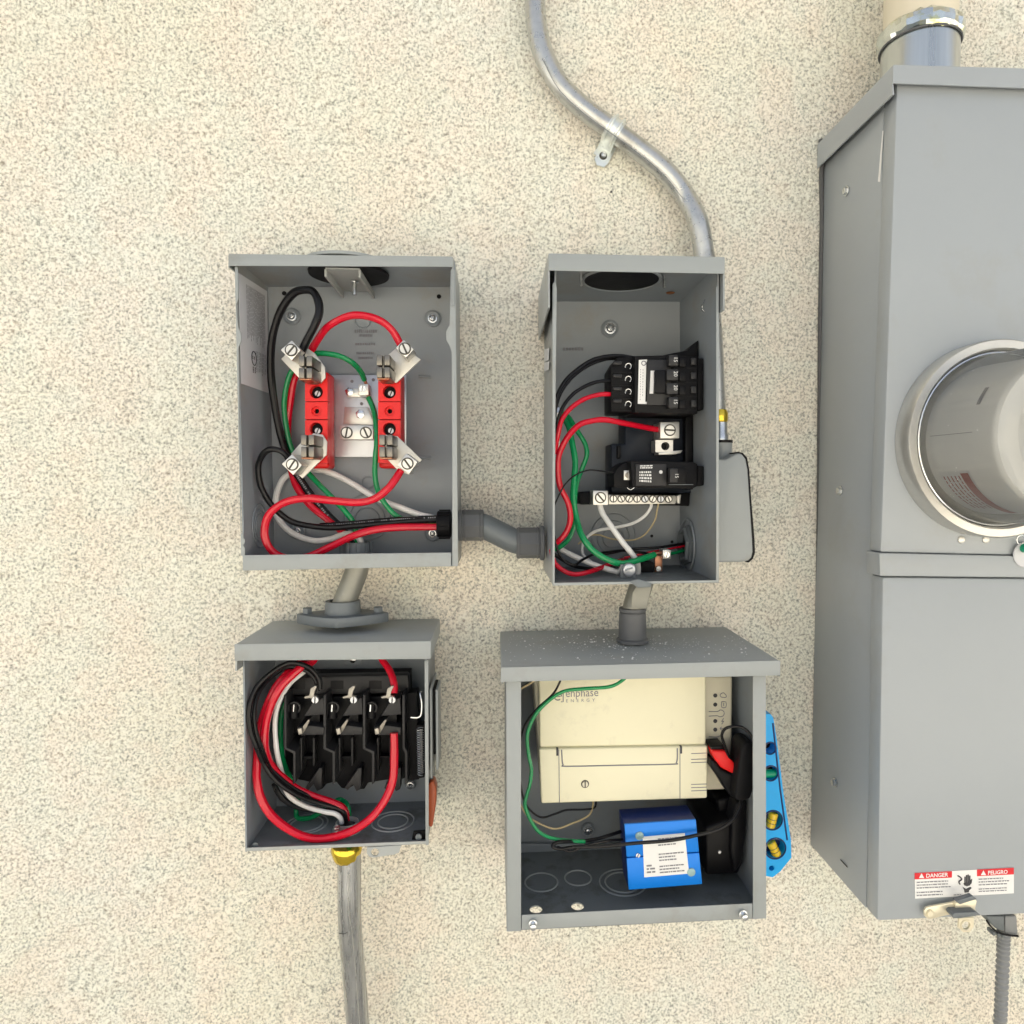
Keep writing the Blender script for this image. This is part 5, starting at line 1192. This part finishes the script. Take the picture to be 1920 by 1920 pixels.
for h in (.026, .031, .036, .041, .046):
    a0 = 210
    while a0 < 245:
        a1 = a0 + rnd.uniform(2, 6); m.quad([drum(a0, h, 1.5), drum(a1, h, 1.5), drum(a1, h + .0015, 1.5), drum(a0, h + .0015, 1.5)]); a0 = a1 + 1
part("sticker_print", m, M_INKBR, stp)
T = thing("meter_seal", "green plastic seal with clear tag hanging below the meter ring", "seal", P(1915, 1050, .16))
part("seal_plug", MB().lathe(P(1920, 1028, .1555), NY, [(0, S(9, .16)), (.005, S(8, .16)), (.006, S(5, .16))], 16), M_SEALG, T)
part("seal_tag", MB().lathe(P(1922, 1040, .1535), NY, [(0, S(26, .155)), (.0012, S(25, .155))], 20), M_PAPERG, T)
part("seal_wire", MB().ring(P(1914, 1012, .158), NY, S(9, .16), .0007, 20, 6), M_ZINC, T)

# danger label
T = thing("danger_sign", "white and red warning sticker low on the meter cabinet", "warning label", P(1808, 1682, D5))
dS = D5 + .0006
q = [(1715, 1637), (1901, 1627), (1901, 1675), (1716, 1685)]
part("label_sheet", MB().prism(q, dS, D5 + .0001), M_PAPER, T)
dS2 = dS + .0002
part("red_band", MB().prism([(1715, 1637), (1785, 1633.5), (1785, 1645.5), (1715, 1649)], dS2, dS + .00005), M_INKR, T)
part("red_band", MB().prism([(1832, 1630.5), (1901, 1627), (1901, 1639.5), (1832, 1643)], dS2, dS + .00005), M_INKR, T)
rr = (P(1901, 1627, dS) - P(1715, 1637, dS)).normalized(); uu = Vector((-rr.z, 0, rr.x))
if uu.z < 0: uu = -uu
dS3 = dS2 + .0002
part("danger_word", MB().text("DANGER", P(1736, 1645.7, dS3), rr, uu, .0058, squash=1.0, bold=.02), M_PAPER, T)
part("peligro_word", MB().text("PELIGRO", P(1852, 1640, dS3), rr, uu, .0056, squash=.98, bold=.02), M_PAPER, T)
for (x, y) in ((1728, 1642), (1844, 1636.5)):
    part("alert_triangle", MB().extr(Q([(x, y - 4.5), (x + 5, y + 4.5), (x - 5, y + 4.5)], dS3), Vector((0, .00008, 0))), M_PAPER, T)
m = MB()
for k, (x0, hh) in enumerate(((1808.5, 11), (1811.5, 14), (1814.5, 15), (1817.5, 13))):
    m.rect(x0, 1655 - hh, x0 + 2.2, 1656, dS3, dS2 - .0003)
m.prism([(1807, 1656), (1820.5, 1655), (1819, 1660), (1813, 1662), (1808, 1660)], dS3, dS2 - .0003)
m.prism([(1820.5, 1650), (1823, 1648), (1822, 1656), (1819, 1659)], dS3, dS2 - .0003)
m.prism([(1805, 1663), (1812, 1667), (1820, 1663), (1822, 1665), (1817, 1670), (1817, 1673), (1809, 1674), (1808, 1669)], dS3, dS2 - .0003)
m.tube([P(1796, 1642, dS3), P(1801, 1645, dS3), P(1803, 1649, dS3), P(1798, 1653, dS3), P(1800, 1658, dS3)], .0007, 6, 4)
part("shock_hand_symbol", m, M_INK, T)
part("small_print", MB().greek(Q([(1719, 1652), (1783, 1649), (1783, 1665), (1719, 1668)], dS3), 3, 21, .35, .03, .12, .02).greek(Q([(1719, 1671), (1783, 1668), (1783, 1679), (1719, 1682)], dS3), 2, 22, .35, .03, .12, .02)
     .greek(Q([(1835, 1646), (1899, 1643), (1899, 1659), (1835, 1662)], dS3), 3, 23, .35, .03, .12, .02).greek(Q([(1835, 1665), (1899, 1662), (1899, 1671), (1835, 1674)], dS3), 2, 24, .35, .03, .12, .02)
     .greek(Q([(1788, 1676), (1806, 1675), (1806, 1679), (1788, 1680)], dS3), 1, 25, .35, .1, .3, .05), M_INKG, T)
# latch
T = thing("cover_latch", "cream zinc hasp latch at the foot of the meter cabinet", "latch", P(1790, 1750, .155))
part("latch_bar", MB().prism([(1733, 1708), (1737, 1702), (1744, 1700), (1790, 1692), (1790, 1713), (1748, 1723), (1740, 1723), (1734, 1718)], D5 + .008, D5 + .0055, .0006), M_BRASSW, T)
part("latch_rivet", MB().lathe(P(1743, 1712, D5 + .0081), NY, [(0, S(8, .155)), (.001, S(7.5, .155)), (.0005, S(6, .155)), (.0014, S(5.5, .155))], 20), M_BRASSW, T)
part("hasp_sleeve", MB().prism([(1791, 1694), (1829, 1687), (1832, 1690), (1829, 1703), (1830, 1708), (1792, 1712)], D5 + .010, D5 + .0052, .0006), M_BRASSW, T)
part("hasp_top", MB().prism([(1792, 1690), (1824, 1680), (1832, 1686), (1800, 1696)], D5 + .016, D5 + .0102, .0005), M_HUB, T)
part("hasp_bottom", MB().prism([(1785, 1716), (1790, 1712), (1830, 1710), (1839, 1716), (1800, 1722), (1788, 1722)], D5 + .018, D5 + .0053, .0005), M_HUB, T)
part("seal_tab", MB().holed(Q([(1798, 1722), (1826, 1720), (1826, 1738), (1818, 1748), (1806, 1748), (1797, 1740)], D5 + .004), [circ(1811, 1735, 8, D5 + .004, 18)], Vector((0, .0016, 0))), M_BRASSW, T)
part("seal_rivet", MB().ring(P(1811, 1735, D5 + .0042), NY, S(10, .155), .0008, 22, 6), M_BRASSW, T)

# --- top nipple, foil ring, cream pipe
cx_ = P(1725, 60, .07).x; cyy = -.07
zh = P(1725, 123, .157).z
zring = P(1725, 72, .07).z
T = thing("riser_pipe", "cream painted riser pipe above the meter cabinet with crumpled gold foil collar", "pipe", Vector((cx_, cyy, zh)))
part("painted_pipe", MB().cyl(Vector((cx_, cyy, zring - .01)), Vector((cx_, cyy, 1.198)), S(64.5, .07), seg=40), M_PIPE, T)
part("hub_sleeve", MB().lathe(Vector((cx_, cyy, zh + .0005)), (0, 0, 1), [(0, S(69, .07)), (zring - zh - .0105, S(68, .07)), (zring - zh - .0102, S(60, .07))], 40), M_ZINCS, T)
m = MB(); rnd = random.Random(5); seg = 44; rings = []
for (h, r_) in ((-.0100, 70), (-.006, 74), (.000, 75.5), (.006, 73), (.0095, 66)):
    rings.append([Vector((cx_, cyy, zring + h + rnd.uniform(-.0012, .0012))) + Vector((math.cos(2 * math.pi * k / seg), math.sin(2 * math.pi * k / seg), 0)) * S(r_ + rnd.uniform(-2.4, 2.4), .07) for k in range(seg)])
for r0_, r1_ in zip(rings, rings[1:]):
    for k in range(seg): m.quad([r0_[k], r0_[(k + 1) % seg], r1_[(k + 1) % seg], r1_[k]])
part("foil_collar", m, M_OLIVEGOLD, T)
part("collar_edge", MB().ring(Vector((cx_, cyy, zring - .0102)), (0, 0, 1), S(70.5, .07), .0011, 40, 6), M_PVC, T)

# --- flexible conduit at bottom right
T = thing("flexible_conduit", "ribbed grey flexible conduit leaving the bottom of the meter cabinet", "flexible conduit", P(1880, 1900, .07))
dF = .075
zb5 = P(1880, 1717, D5).z
top = P(1884, 1745, dF)
part("conduit_connector", MB().lathe(Vector((top.x + .006, top.y, zb5 + .003)), (0, 0, -1), [(0, S(36, dF)), (.004, S(36, dF)), (.012, S(30, dF)), (.02, S(22, dF)), (.028, S(18, dF))], 10), M_HUB, T)
part("connector_clamp", MB().prism([(1849, 1718), (1884, 1718), (1884, 1748), (1868, 1742), (1856, 1731)], dF + .028, dF + .010, .002), M_HUB, T)
part("connector_plate", MB().prism([(1885, 1718), (1907, 1718), (1909, 1754), (1896, 1753), (1885, 1749)], dF + .026, dF + .010, .0015), M_FLEX, T)
part("connector_gasket", MB().tube([P(1850, 1726, dF + .029), P(1858, 1737, dF + .029), P(1870, 1747, dF + .029), P(1888, 1753, dF + .029), P(1909, 1755, dF + .029)], .0011, 7), M_BLKP, T)
for q_ in range(3):
    part("locknut_tooth", MB().rect(1862 + q_ * 9, 1748 + q_ * 3, 1867 + q_ * 9, 1755 + q_ * 2, dF + .022, dF + .012, .0006), M_HUB, T)
path = [P(1882, 1745, dF), P(1881, 1780, dF), P(1879, 1830, dF), P(1877, 1880, dF), P(1875, 1930, dF), P(1874, 2000, dF)]
m = MB(); m.tube(path, S(11.5, dF), 16, 64, rfun=lambda t: 1 + .12 * math.sin(t * 2 * math.pi * 24))
part("ribbed_tube", m, M_FLEX, T)
print("tris", sum(len(o.data.polygons) for o in bpy.data.objects if o.type == 'MESH'))
